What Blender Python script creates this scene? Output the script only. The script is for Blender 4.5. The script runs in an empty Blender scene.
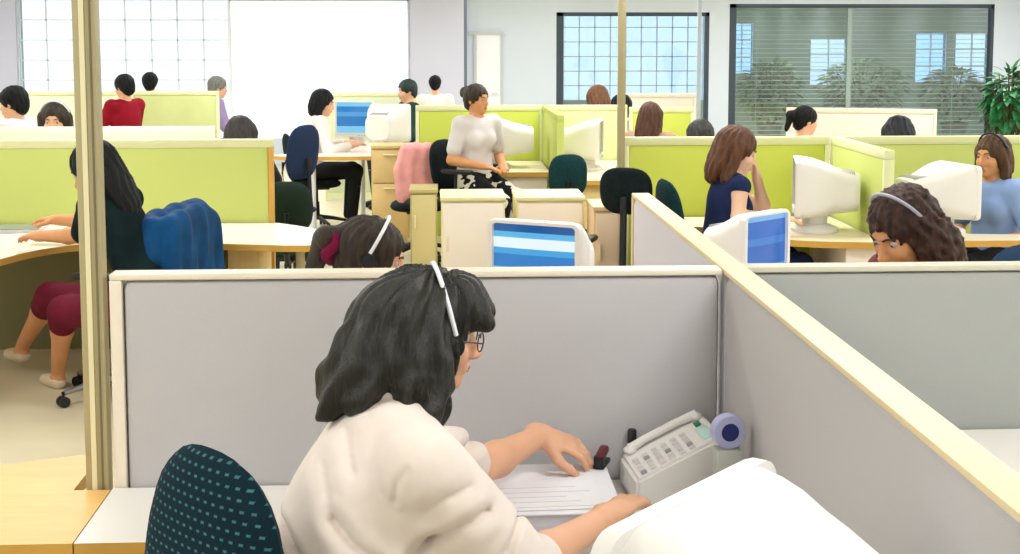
import bpy, bmesh, math, random
import numpy as np
from mathutils import Vector, Matrix

S = bpy.context.scene
COL = S.collection
PI = math.pi
R = math.radians
random.seed(7)

# ------------------------------------------------------------------ camera, world, exposure
FOC, EYE = 1400.0, 1.87                       # focal length in pixels of a 1020 x 554 frame, eye height
PITCH = math.atan(0.1)
YAW = math.atan(73 / 1400 * math.cos(PITCH))
cd = bpy.data.cameras.new('camera')
cam = bpy.data.objects.new('camera', cd)
COL.objects.link(cam)
cam.location = (0, 0, EYE)
cam.rotation_euler = (PI / 2 - PITCH, 0, -YAW)
cd.sensor_width = 36
cd.lens = 36 * FOC / 1020
cd.shift_y = -105 / 1020
cd.clip_end = 200
S.camera = cam

w = bpy.data.worlds.new('sky')
S.world = w
w.use_nodes = True
bg = w.node_tree.nodes['Background']
bg.inputs[0].default_value = (0.80, 0.91, 1.0, 1)
bg.inputs[1].default_value = 2.0
S.view_settings.view_transform = 'Standard'
S.view_settings.look = 'None'
S.view_settings.gamma = 1
S.view_settings.use_curve_mapping = False
S.view_settings.exposure = 0.0
LAMP_W = 31.0
LAMP_COL = (0.93, 0.965, 1.06)

_f = Vector((math.sin(YAW) * math.cos(PITCH), math.cos(YAW) * math.cos(PITCH), -math.sin(PITCH)))
_r = Vector((math.cos(YAW), -math.sin(YAW), 0))
_u = _r.cross(_f)


def at(px, py, Y):
    """the point at depth Y that the photograph shows at pixel (px, py)"""
    d = _f + _r * ((px - 510) / FOC) - _u * ((py - 172) / FOC)
    return Vector((0, 0, EYE)) + d * (Y / d.y)


# ------------------------------------------------------------------ materials
MATS = {}


def lin(c):
    return tuple(((v / 255) / 12.92 if v / 255 <= 0.04045 else ((v / 255 + 0.055) / 1.055) ** 2.4) for v in c) + (1.0,)


def mat(name, rgb, rough=0.6, spec=0.4, var=0.0, vscale=8.0, bump=0.0, bscale=200.0, stretch=None, metal=0.0, emit=0.0, sheen=0.0):
    if name in MATS:
        return MATS[name]
    m = bpy.data.materials.new(name)
    m.use_nodes = True
    nt = m.node_tree
    p = nt.nodes['Principled BSDF']
    c = lin(rgb)
    p.inputs['Base Color'].default_value = c
    p.inputs['Roughness'].default_value = rough
    p.inputs['Specular IOR Level'].default_value = spec
    p.inputs['Metallic'].default_value = metal
    if sheen:
        p.inputs['Sheen Weight'].default_value = sheen
    if emit:
        p.inputs['Emission Color'].default_value = c
        p.inputs['Emission Strength'].default_value = emit
    tc = nt.nodes.new('ShaderNodeTexCoord')
    src = tc.outputs['Object']
    if stretch:
        mp = nt.nodes.new('ShaderNodeMapping')
        mp.inputs['Scale'].default_value = stretch
        nt.links.new(src, mp.inputs['Vector'])
        src = mp.outputs['Vector']
    if var:
        n = nt.nodes.new('ShaderNodeTexNoise')
        n.inputs['Scale'].default_value = vscale
        n.inputs['Detail'].default_value = 5
        nt.links.new(src, n.inputs['Vector'])
        r = nt.nodes.new('ShaderNodeValToRGB')
        r.color_ramp.elements[0].position = 0.3
        r.color_ramp.elements[1].position = 0.7
        r.color_ramp.elements[0].color = tuple(v * (1 - var) for v in c[:3]) + (1,)
        r.color_ramp.elements[1].color = tuple(min(1, v * (1 + var)) for v in c[:3]) + (1,)
        nt.links.new(n.outputs['Fac'], r.inputs['Fac'])
        nt.links.new(r.outputs['Color'], p.inputs['Base Color'])
    if bump:
        n2 = nt.nodes.new('ShaderNodeTexNoise')
        n2.inputs['Scale'].default_value = bscale
        n2.inputs['Detail'].default_value = 3
        nt.links.new(src, n2.inputs['Vector'])
        b = nt.nodes.new('ShaderNodeBump')
        b.inputs['Strength'].default_value = bump
        b.inputs['Distance'].default_value = 0.004
        nt.links.new(n2.outputs['Fac'], b.inputs['Height'])
        nt.links.new(b.outputs['Normal'], p.inputs['Normal'])
    MATS[name] = m
    return m


def dotted_mat():
    m = mat('dotted_teal_fabric', (14, 42, 50), 0.9, 0.15, bump=0.2)
    nt = m.node_tree
    p = nt.nodes['Principled BSDF']
    tc = nt.nodes.new('ShaderNodeTexCoord')
    sp = nt.nodes.new('ShaderNodeSeparateXYZ')
    cb = nt.nodes.new('ShaderNodeCombineXYZ')
    br = nt.nodes.new('ShaderNodeTexBrick')
    nt.links.new(tc.outputs['Object'], sp.inputs[0])
    nt.links.new(sp.outputs['X'], cb.inputs['X'])
    nt.links.new(sp.outputs['Z'], cb.inputs['Y'])
    nt.links.new(cb.outputs[0], br.inputs['Vector'])
    br.offset = 0.5
    br.inputs['Color1'].default_value = lin((74, 120, 124))
    br.inputs['Color2'].default_value = lin((60, 112, 122))
    br.inputs['Mortar'].default_value = lin((12, 38, 48))
    br.inputs['Scale'].default_value = 1.0
    br.inputs['Mortar Size'].default_value = 0.0082
    br.inputs['Mortar Smooth'].default_value = 0.3
    br.inputs['Brick Width'].default_value = 0.0225
    br.inputs['Row Height'].default_value = 0.0185
    nt.links.new(br.outputs['Color'], p.inputs['Base Color'])
    return m


def hair_mat(name, rgb, var=0.5):
    return mat(name, rgb, 0.5, 0.35, var=var, vscale=14, bump=0.8, bscale=90, stretch=(4, 4, 0.6))


def screen_mat(name, stops, axis=2, lo=-0.14, hi=0.14, strength=1.0):
    m = bpy.data.materials.new(name)
    m.use_nodes = True
    nt = m.node_tree
    p = nt.nodes['Principled BSDF']
    tc = nt.nodes.new('ShaderNodeTexCoord')
    sp = nt.nodes.new('ShaderNodeSeparateXYZ')
    mr = nt.nodes.new('ShaderNodeMapRange')
    cr = nt.nodes.new('ShaderNodeValToRGB')
    nt.links.new(tc.outputs['Object'], sp.inputs[0])
    nt.links.new(sp.outputs[axis], mr.inputs[0])
    mr.inputs[1].default_value = lo
    mr.inputs[2].default_value = hi
    nt.links.new(mr.outputs[0], cr.inputs[0])
    cr.color_ramp.interpolation = 'CONSTANT'
    els = cr.color_ramp.elements
    while len(els) < len(stops):
        els.new(0.5)
    for e, (pos, c) in zip(els, stops):
        e.position = pos
        e.color = lin(c)
    p.inputs['Base Color'].default_value = (0.01, 0.02, 0.03, 1)
    p.inputs['Roughness'].default_value = 0.15
    nt.links.new(cr.outputs[0], p.inputs['Emission Color'])
    p.inputs['Emission Strength'].default_value = strength
    MATS[name] = m
    return m


def glass_mat(name, tint, refl=0.12):
    m = bpy.data.materials.new(name)
    m.use_nodes = True
    nt = m.node_tree
    nt.nodes.remove(nt.nodes['Principled BSDF'])
    o = nt.nodes['Material Output']
    t = nt.nodes.new('ShaderNodeBsdfTransparent')
    t.inputs[0].default_value = tint + (1,)
    g = nt.nodes.new('ShaderNodeBsdfGlossy')
    g.inputs['Roughness'].default_value = 0.03
    mx = nt.nodes.new('ShaderNodeMixShader')
    mx.inputs[0].default_value = refl
    nt.links.new(t.outputs[0], mx.inputs[1])
    nt.links.new(g.outputs[0], mx.inputs[2])
    nt.links.new(mx.outputs[0], o.inputs[0])
    MATS[name] = m
    return m


GREYF = mat('grey_fabric', (192, 189, 188), 0.95, 0.1, var=0.03, vscale=300, bump=0.25, bscale=500)
GREENF = mat('lime_fabric', (202, 212, 122), 0.95, 0.1, var=0.04, vscale=200, bump=0.2, bscale=400)
GREENY = mat('bright_lime_fabric', (200, 210, 92), 0.95, 0.1, var=0.05, vscale=200, bump=0.2, bscale=400)
CREAM = mat('cream_rail', (236, 226, 204), 0.45, 0.4)
PALEG = mat('pale_green_rail', (226, 228, 176), 0.5, 0.4)
ALU = mat('champagne_metal', (176, 164, 122), 0.4, 0.5)
ALU2 = mat('champagne_metal_light', (232, 222, 178), 0.4, 0.5)
WHITE_LAM = mat('white_laminate', (238, 234, 226), 0.4, 0.4)
BEECH = mat('beech_laminate', (238, 190, 112), 0.42, 0.4, var=0.07, vscale=6, stretch=(1, 9, 1))
BEECH_EDGE = mat('beech_edge', (206, 158, 70), 0.5, 0.4, var=0.08, vscale=8)
TAN = mat('tan_board', (216, 190, 128), 0.5, 0.35, var=0.05, vscale=6, stretch=(8, 8, 1))
CREAMBOARD = mat('cream_board', (242, 230, 214), 0.55, 0.3, var=0.02, vscale=3)
FLOOR = mat('floor_vinyl', (216, 206, 172), 0.45, 0.35, var=0.04, vscale=2.0)
WALLW = mat('white_wall_paint', (236, 236, 238), 0.8, 0.2, var=0.01, vscale=3)
LAVW = mat('lavender_wall_paint', (206, 206, 220), 0.8, 0.2, var=0.02, vscale=2)
CEILM = mat('ceiling_paint', (240, 240, 236), 0.9, 0.1, var=0.01, vscale=5)
DARKF = mat('dark_window_frame', (52, 64, 74), 0.5, 0.4)
LIGHTF = mat('bloom_pale_bar', (226, 234, 242), 0.5, 0.4)  # window bloom painted into the bars as a pale tone
BLACKP = mat('black_plastic', (24, 26, 28), 0.45, 0.4)
BLACKF = mat('black_fabric', (20, 30, 32), 0.9, 0.15, var=0.3, vscale=40, bump=0.25)
TEALF = mat('dark_teal_fabric', (16, 48, 52), 0.9, 0.15, var=0.25, vscale=60, bump=0.25)
CHROME = mat('chrome', (210, 210, 210), 0.2, 0.5, metal=0.9)
CRTW = mat('monitor_white_plastic', (236, 232, 226), 0.42, 0.4)
CRTV = mat('monitor_vent_grey', (176, 174, 168), 0.6, 0.3)
PAPER = mat('paper', (244, 243, 246), 0.8, 0.2)
PAPERE = mat('paper_edges', (214, 212, 216), 0.85, 0.1, var=0.12, vscale=40, stretch=(1, 1, 60))
PRINT = mat('printed_grey', (206, 206, 216), 0.8, 0.1)
SKIN = mat('skin_warm', (232, 178, 142), 0.55, 0.35, var=0.05, vscale=10)
SKIN2 = mat('skin_light', (240, 196, 166), 0.55, 0.35, var=0.05, vscale=10)
SKIN3 = mat('skin_tan', (214, 152, 102), 0.55, 0.35, var=0.05, vscale=10)
LIP = mat('lip', (190, 96, 92), 0.45, 0.4)
EYEW = mat('eye_white', (196, 184, 176), 0.25, 0.5)
EYED = mat('eye_dark', (34, 24, 20), 0.2, 0.5)
HBLACK = mat('black_hair', (15, 16, 17), 0.55, 0.2, var=0.35, vscale=14, bump=0.8, bscale=90, stretch=(4, 4, 0.6))
HDARK = hair_mat('dark_brown_hair', (52, 42, 32), 0.55)
HBROWN = hair_mat('brown_hair', (86, 52, 30), 0.5)
HGREY = hair_mat('grey_hair', (120, 118, 112), 0.3)
KNIT = mat('cream_knit', (242, 228, 216), 0.9, 0.15, var=0.02, vscale=30, bump=0.12, bscale=700, sheen=0.2)
GLASS = glass_mat('clear_glass', (0.93, 0.97, 0.97), 0.07)
GLASSG = glass_mat('green_tinted_glass', (0.86, 0.93, 0.91), 0.08)
GLASSB = glass_mat('blue_tinted_glass', (0.62, 0.76, 0.94), 0.05)


# ------------------------------------------------------------------ mesh helpers
def finish(bm, name, m, parent=None, angle=38, loc=None, rot=None):
    me = bpy.data.meshes.new(name)
    bm.to_mesh(me)
    bm.free()
    for x in (m if isinstance(m, (list, tuple)) else [m]):
        me.materials.append(x)
    me.shade_smooth()
    me.set_sharp_from_angle(angle=R(angle))
    o = bpy.data.objects.new(name, me)
    COL.objects.link(o)
    if parent is not None:
        o.parent = parent
    if loc is not None:
        o.location = loc
    if rot is not None:
        o.rotation_euler = rot
    return o


def merge(bm, tb, M=None, mi=0):
    if M is not None:
        bmesh.ops.transform(tb, matrix=M, verts=tb.verts)
    for f in tb.faces:
        f.material_index = mi
    me = bpy.data.meshes.new('tmp')
    tb.to_mesh(me)
    tb.free()
    bm.from_mesh(me)
    bpy.data.meshes.remove(me)


def box(bm, c, s, bev=0.0, rot=None, mi=0, seg=2):
    tb = bmesh.new()
    bmesh.ops.create_cube(tb, size=1)
    bmesh.ops.scale(tb, vec=s, verts=tb.verts)
    if bev:
        bmesh.ops.bevel(tb, geom=tb.edges[:], offset=bev, segments=seg, affect='EDGES', profile=0.5)
    M = Matrix.Translation(c)
    if rot is not None:
        M = M @ rot
    merge(bm, tb, M, mi)


def bx(bm, x0, x1, y0, y1, z0, z1, bev=0.0, mi=0):
    box(bm, ((x0 + x1) / 2, (y0 + y1) / 2, (z0 + z1) / 2), (x1 - x0, y1 - y0, z1 - z0), bev, None, mi)


def prism(bm, poly, z0, z1, bev=0.0, mi=0, M=None):
    tb = bmesh.new()
    vs = [tb.verts.new((x, y, z0)) for x, y in poly]
    f = tb.faces.new(vs)
    tb.normal_update()
    if f.normal.z > 0:
        f.normal_flip()
    r = bmesh.ops.extrude_face_region(tb, geom=[f])
    up = [v for v in r['geom'] if isinstance(v, bmesh.types.BMVert)]
    bmesh.ops.translate(tb, vec=(0, 0, z1 - z0), verts=up)
    tb.normal_update()
    if bev:
        es = [e for e in tb.edges if abs(e.verts[0].co.z - e.verts[1].co.z) < 1e-6]
        bmesh.ops.bevel(tb, geom=es, offset=bev, segments=2, affect='EDGES', profile=0.5)
    bmesh.ops.recalc_face_normals(tb, faces=tb.faces[:])
    merge(bm, tb, M, mi)


def frame_to(p0, p1):
    d = (Vector(p1) - Vector(p0))
    return Matrix.Translation(p0) @ d.to_track_quat('Z', 'Y').to_matrix().to_4x4(), d.length


def cyl(bm, p0, p1, r0, r1=None, n=16, mi=0, caps=True):
    r1 = r0 if r1 is None else r1
    M, L = frame_to(p0, p1)
    tb = bmesh.new()
    a = [tb.verts.new((r0 * math.cos(2 * PI * i / n), r0 * math.sin(2 * PI * i / n), 0)) for i in range(n)]
    b = [tb.verts.new((r1 * math.cos(2 * PI * i / n), r1 * math.sin(2 * PI * i / n), L)) for i in range(n)]
    for i in range(n):
        tb.faces.new((a[i], a[(i + 1) % n], b[(i + 1) % n], b[i]))
    if caps:
        tb.faces.new(a[::-1])
        tb.faces.new(b)
    merge(bm, tb, M, mi)


def lathe(bm, prof, c=(0, 0, 0), n=24, mi=0, M=None):
    tb = bmesh.new()
    rows = []
    for r, z in prof:
        rows.append([tb.verts.new((r * math.cos(2 * PI * i / n), r * math.sin(2 * PI * i / n), z)) for i in range(n)])
    for a, b in zip(rows, rows[1:]):
        for i in range(n):
            tb.faces.new((a[i], a[(i + 1) % n], b[(i + 1) % n], b[i]))
    if prof[0][0] > 1e-5:
        tb.faces.new(rows[0][::-1])
    if prof[-1][0] > 1e-5:
        tb.faces.new(rows[-1])
    bmesh.ops.remove_doubles(tb, verts=tb.verts, dist=1e-6)
    bmesh.ops.recalc_face_normals(tb, faces=tb.faces[:])
    merge(bm, tb, Matrix.Translation(c) @ M if M is not None else Matrix.Translation(c), mi)


def ball(bm, c, r, n=16, mi=0, rot=None):
    tb = bmesh.new()
    bmesh.ops.create_uvsphere(tb, u_segments=n, v_segments=max(6, n // 2), radius=1)
    rr = (r, r, r) if not hasattr(r, '__len__') else r
    M = Matrix.Translation(c) @ (rot.to_4x4() if rot is not None else Matrix.Identity(4)) @ Matrix.Diagonal((rr[0], rr[1], rr[2], 1))
    merge(bm, tb, M, mi)


def tube(bm, pts, r, n=8, mi=0, closed=False):
    pts = [Vector(p) for p in pts]
    N = len(pts)
    tb = bmesh.new()
    rows = []
    up = Vector((0, 0, 1))
    for i, p in enumerate(pts):
        if closed:
            t = pts[(i + 1) % N] - pts[i - 1]
        else:
            t = pts[min(i + 1, N - 1)] - pts[max(i - 1, 0)]
        t.normalize()
        a = t.cross(up)
        if a.length < 0.05:
            a = t.cross(Vector((1, 0, 0)))
        a.normalize()
        b = a.cross(t)
        ri = r[i] if hasattr(r, '__len__') else r
        rows.append([tb.verts.new(p + (a * math.cos(2 * PI * k / n) + b * math.sin(2 * PI * k / n)) * ri) for k in range(n)])
    for i in range(N if closed else N - 1):
        A, B = rows[i], rows[(i + 1) % N]
        for k in range(n):
            tb.faces.new((A[k], A[(k + 1) % n], B[(k + 1) % n], B[k]))
    if not closed:
        tb.faces.new(rows[0][::-1])
        tb.faces.new(rows[-1])
    bmesh.ops.recalc_face_normals(tb, faces=tb.faces[:])
    merge(bm, tb, None, mi)


def rrect(wd, ht, r, n=5):
    """rounded rectangle outline in x,z"""
    out = []
    for cx, cz, a0 in ((wd / 2 - r, ht / 2 - r, 0), (-wd / 2 + r, ht / 2 - r, 90), (-wd / 2 + r, -ht / 2 + r, 180), (wd / 2 - r, -ht / 2 + r, 270)):
        for k in range(n + 1):
            a = R(a0 + 90 * k / n)
            out.append((cx + r * math.cos(a), cz + r * math.sin(a)))
    return out


def loft(bm, secs, mi=0, cap0=True, cap1=True, M=None):
    """secs: lists of equal length of 3-D points"""
    tb = bmesh.new()
    rows = [[tb.verts.new(p) for p in s] for s in secs]
    n = len(rows[0])
    for a, b in zip(rows, rows[1:]):
        for i in range(n):
            tb.faces.new((a[i], a[(i + 1) % n], b[(i + 1) % n], b[i]))
    if cap0:
        tb.faces.new(rows[0][::-1])
    if cap1:
        tb.faces.new(rows[-1])
    bmesh.ops.recalc_face_normals(tb, faces=tb.faces[:])
    merge(bm, tb, M, mi)


def pad(bm, wd, ht, t, M, n=3.0, bend=0.0, rings=7, seg=40, pow_=5, mi=0):
    """upholstered pad: superellipse outline in local x,z, thickness along y, bent about z"""
    tb = bmesh.new()

    def side(sg):
        rows = []
        for j in range(1, rings + 1):
            q = (j / rings)
            q = 1 - (1 - q) ** 1.6
            row = []
            for i in range(seg):
                a = 2 * PI * i / seg
                ca, sa = math.cos(a), math.sin(a)
                k = (abs(ca) ** n + abs(sa) ** n) ** (-1 / n)
                x, z = q * k * ca * wd / 2, q * k * sa * ht / 2
                row.append(tb.verts.new((x, sg * t / 2 * (1 - q ** pow_) ** 0.6 + bend * x * x, z)))
            rows.append(row)
        c = tb.verts.new((0, sg * t / 2, 0))
        for i in range(seg):
            tb.faces.new((c, rows[0][i], rows[0][(i + 1) % seg]))
        for a, b in zip(rows, rows[1:]):
            for i in range(seg):
                tb.faces.new((a[i], a[(i + 1) % seg], b[(i + 1) % seg], b[i]))
    side(1)
    side(-1)
    bmesh.ops.remove_doubles(tb, verts=tb.verts, dist=1e-5)
    bmesh.ops.recalc_face_normals(tb, faces=tb.faces[:])
    merge(bm, tb, M, mi)


def tag(o, label=None, cat=None, group=None, kind=None):
    if label:
        o['label'] = label
    if cat:
        o['category'] = cat
    if group:
        o['group'] = group
    if kind:
        o['kind'] = kind
    return o


def empty(name, loc, rz=0.0, label=None, cat=None, group=None):
    o = bpy.data.objects.new(name, None)
    COL.objects.link(o)
    o.empty_display_size = 0.1
    o.location = loc
    o.rotation_euler = (0, 0, rz)
    tag(o, label, cat, group)
    return o


def copy_tree(o, parent=None):
    c = o.copy()
    COL.objects.link(c)
    if parent is not None:
        c.parent = parent
    for ch in list(o.children):
        copy_tree(ch, c)
    return c


def again(o, loc, rz, label, group=None):
    c = copy_tree(o)
    c.location = loc
    c.rotation_euler = (0, 0, rz)
    c['label'] = label
    if group:
        c['group'] = group
    return c


def structure(bm, name, m):
    return tag(finish(bm, name, m), kind='structure')


# ------------------------------------------------------------------ organic surfaces: signed distances meshed by surface nets
class Sdf:
    def __init__(s, h):
        s.h = h
        s.P = []

    def ell(s, c, r, rot=None, k=0.02, sub=False):
        s.P.append(('e', np.array(c, float), np.array(r, float), np.eye(3) if rot is None else np.array(rot, float), k, sub))

    def cap(s, a, b, ra, rb=None, k=0.02, sub=False):
        s.P.append(('c', np.array(a, float), np.array(b, float), (ra, ra if rb is None else rb), k, sub))

    def path(s, pts, rs, k=0.02):
        for i in range(len(pts) - 1):
            s.cap(pts[i], pts[i + 1], rs[i], rs[i + 1], k)

    def cut(s, p, n, k=0.006):
        """keep the side of the plane that n points to"""
        s.P.append(('p', np.array(p, float), np.array(n, float) / np.linalg.norm(n), None, k, True))

    def bounds(s):
        lo, hi = np.full(3, 1e9), np.full(3, -1e9)
        for p in s.P:
            if p[5]:
                continue
            l, h = s.pb(p)
            lo, hi = np.minimum(lo, l), np.maximum(hi, h)
        return lo - 3 * s.h, hi + 3 * s.h

    @staticmethod
    def pb(p):
        if p[0] == 'e':
            e = np.sqrt(((p[3] * p[2]) ** 2).sum(1))
            return p[1] - e, p[1] + e
        m = max(p[3])
        return np.minimum(p[1], p[2]) - m, np.maximum(p[1], p[2]) + m

    def volume(s, disp=None):
        lo, hi = s.bounds()
        h = s.h
        n = np.ceil((hi - lo) / h).astype(int) + 1
        V = np.full(n, 0.2, np.float32)
        ax = [lo[i] + h * np.arange(n[i]) for i in range(3)]
        for p in s.P:
            k = p[4]
            if p[0] == 'p':
                i0, i1 = np.zeros(3, int), n
            else:
                l, u = s.pb(p)
                padv = k + 3 * h + 0.012
                i0 = np.clip(np.floor((l - padv - lo) / h).astype(int), 0, n)
                i1 = np.clip(np.ceil((u + padv - lo) / h).astype(int) + 1, 0, n)
                if (i1 <= i0).any():
                    continue
            sl = tuple(slice(a, b) for a, b in zip(i0, i1))
            X, Y, Z = np.meshgrid(*[ax[i][sl[i]] for i in range(3)], indexing='ij')
            if p[0] == 'e':
                d = np.stack([X - p[1][0], Y - p[1][1], Z - p[1][2]], -1) @ p[3]
                k0 = np.sqrt(((d / p[2]) ** 2).sum(-1))
                k1 = np.sqrt(((d / p[2] ** 2) ** 2).sum(-1))
                D = np.where(k1 > 1e-9, k0 * (k0 - 1) / np.maximum(k1, 1e-9), -p[2].min())
            elif p[0] == 'c':
                a, b = p[1], p[2]
                ba = b - a
                L2 = max(ba @ ba, 1e-9)
                t = np.clip(((X - a[0]) * ba[0] + (Y - a[1]) * ba[1] + (Z - a[2]) * ba[2]) / L2, 0, 1)
                D = np.sqrt((X - a[0] - t * ba[0]) ** 2 + (Y - a[1] - t * ba[1]) ** 2 + (Z - a[2] - t * ba[2]) ** 2) - (p[3][0] + t * (p[3][1] - p[3][0]))
            else:
                D = (X - p[1][0]) * p[2][0] + (Y - p[1][1]) * p[2][1] + (Z - p[1][2]) * p[2][2]
            A = V[sl]
            if p[5]:
                B = -D
                hh = np.maximum(k - np.abs(A - B), 0) / k
                V[sl] = np.maximum(A, B) + hh * hh * k * 0.25
            else:
                hh = np.maximum(k - np.abs(A - D), 0) / k
                V[sl] = np.minimum(A, D) - hh * hh * k * 0.25
        if disp is not None:
            X, Y, Z = np.meshgrid(*ax, indexing='ij')
            V += disp(X, Y, Z).astype(np.float32)
        V[0], V[-1], V[:, 0], V[:, -1], V[:, :, 0], V[:, :, -1] = (0.2,) * 6
        return V, lo

    def build(s, name, m, parent=None, disp=None, angle=180):
        V, lo = s.volume(disp)
        vs, fs = nets(V, lo, s.h)
        me = bpy.data.meshes.new(name)
        me.from_pydata(vs.tolist(), [], fs.tolist())
        me.materials.append(m)
        me.shade_smooth()
        o = bpy.data.objects.new(name, me)
        COL.objects.link(o)
        if parent is not None:
            o.parent = parent
        return o


def nets(V, lo, h):
    s = V < 0
    c = np.zeros(tuple(np.array(V.shape) - 1), np.uint8)
    for i in (0, 1):
        for j in (0, 1):
            for k in (0, 1):
                c += s[i:s.shape[0] - 1 + i, j:s.shape[1] - 1 + j, k:s.shape[2] - 1 + k]
    act = (c > 0) & (c < 8)
    ci = np.argwhere(act)
    idx = np.full(c.shape, -1, np.int64)
    idx[act] = np.arange(len(ci))
    pos = np.zeros((len(ci), 3))
    cnt = np.zeros(len(ci))
    corners = [(i, j, k) for i in (0, 1) for j in (0, 1) for k in (0, 1)]
    for a in corners:
        for d in range(3):
            if a[d]:
                continue
            b = list(a)
            b[d] = 1
            va = V[ci[:, 0] + a[0], ci[:, 1] + a[1], ci[:, 2] + a[2]]
            vb = V[ci[:, 0] + b[0], ci[:, 1] + b[1], ci[:, 2] + b[2]]
            m = (va < 0) != (vb < 0)
            t = va[m] / (va[m] - vb[m])
            q = np.tile(np.array(a, float), (m.sum(), 1))
            q[:, d] += t
            pos[m] += q
            cnt[m] += 1
    vs = lo + h * (ci + pos / cnt[:, None])
    F = []
    for d in range(3):
        e, f = (d + 1) % 3, (d + 2) % 3
        s0 = np.take(s, range(s.shape[d] - 1), d)
        s1 = np.take(s, range(1, s.shape[d]), d)
        for flip, mk in ((False, s0 & ~s1), (True, ~s0 & s1)):
            q = np.argwhere(mk)
            q = q[(q[:, e] > 0) & (q[:, f] > 0) & (q[:, e] < s.shape[e] - 1) & (q[:, f] < s.shape[f] - 1)]
            if not len(q):
                continue
            de, df = np.zeros(3, int), np.zeros(3, int)
            de[e] = 1
            df[f] = 1
            quad = [q, q - de, q - de - df, q - df]
            if flip:
                quad = quad[::-1]
            F.append(np.stack([idx[x[:, 0], x[:, 1], x[:, 2]] for x in quad], 1)[:, ::-1] if False else np.stack([idx[x[:, 0], x[:, 1], x[:, 2]] for x in quad], 1))
    fs = np.concatenate(F)
    fs = fs[(fs >= 0).all(1)]
    return vs, fs


# ------------------------------------------------------------------ people
def v3(*a):
    return np.array(a, float)


def unit(a):
    a = np.array(a, float)
    return a / max(np.linalg.norm(a), 1e-9)


def rotx(a):
    c, s_ = math.cos(a), math.sin(a)
    return np.array([[1, 0, 0], [0, c, -s_], [0, s_, c]])


def roty(a):
    c, s_ = math.cos(a), math.sin(a)
    return np.array([[c, 0, s_], [0, 1, 0], [-s_, 0, c]])


def rotz(a):
    c, s_ = math.cos(a), math.sin(a)
    return np.array([[c, -s_, 0], [s_, c, 0], [0, 0, 1]])


def elbow_of(sh, wr, pole, l1=0.29, l2=0.26):
    d = wr - sh
    L = min(np.linalg.norm(d), l1 + l2 - 0.005)
    u = unit(d)
    x = (l1 * l1 - l2 * l2 + L * L) / (2 * L)
    hgt = math.sqrt(max(l1 * l1 - x * x, 0))
    q = pole - (pole @ u) * u
    return sh + u * x + unit(q) * hgt


def hand(s, wr, d, nrm, sx, curl=0.35, sc=1.0, spread=0.03):
    """palm and five fingers; d: direction of the fingers, nrm: out of the back of the hand, sx: +1 thumb towards d x nrm"""
    d = unit(d)
    nrm = unit(nrm - (nrm @ d) * d)
    side = np.cross(d, nrm) * sx
    Rm = np.stack([side, d, nrm], 1)
    s.ell(wr + d * 0.047 * sc, (0.038 * sc, 0.052 * sc, 0.0155 * sc), Rm, 0.018)
    s.cap(wr - d * 0.02, wr + d * 0.03 * sc, 0.024 * sc, 0.021 * sc, 0.02)
    for i, (off, ln) in enumerate(((0.028, 0.072), (0.0095, 0.081), (-0.0095, 0.074), (-0.0275, 0.057))):
        p0 = wr + d * (0.085 - abs(off) * 0.35) * sc + side * off * sc
        fd = unit(d + side * off * spread * 40)
        p1 = p0 + (fd * math.cos(curl * 0.6) - nrm * math.sin(curl * 0.6)) * ln * 0.45 * sc
        a2 = curl * 1.7
        p2 = p1 + (fd * math.cos(a2) - nrm * math.sin(a2)) * ln * 0.32 * sc
        a3 = curl * 2.4
        p3 = p2 + (fd * math.cos(a3) - nrm * math.sin(a3)) * ln * 0.24 * sc
        s.path([p0, p1, p2, p3], [0.0096 * sc, 0.0088 * sc, 0.008 * sc, 0.0068 * sc], 0.006)
    t0 = wr + d * 0.022 * sc + side * 0.026 * sc - nrm * 0.006
    t1 = t0 + unit(d * 0.7 + side * 0.75 - nrm * 0.25) * 0.042 * sc
    t2 = t1 + unit(d * 1.0 + side * 0.25 - nrm * 0.3) * 0.034 * sc
    t3 = t2 + unit(d * 1.0 + side * 0.02 - nrm * 0.35) * 0.024 * sc
    s.path([t0, t1, t2, t3], [0.0145 * sc, 0.011 * sc, 0.0095 * sc, 0.0078 * sc], 0.012)


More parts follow.
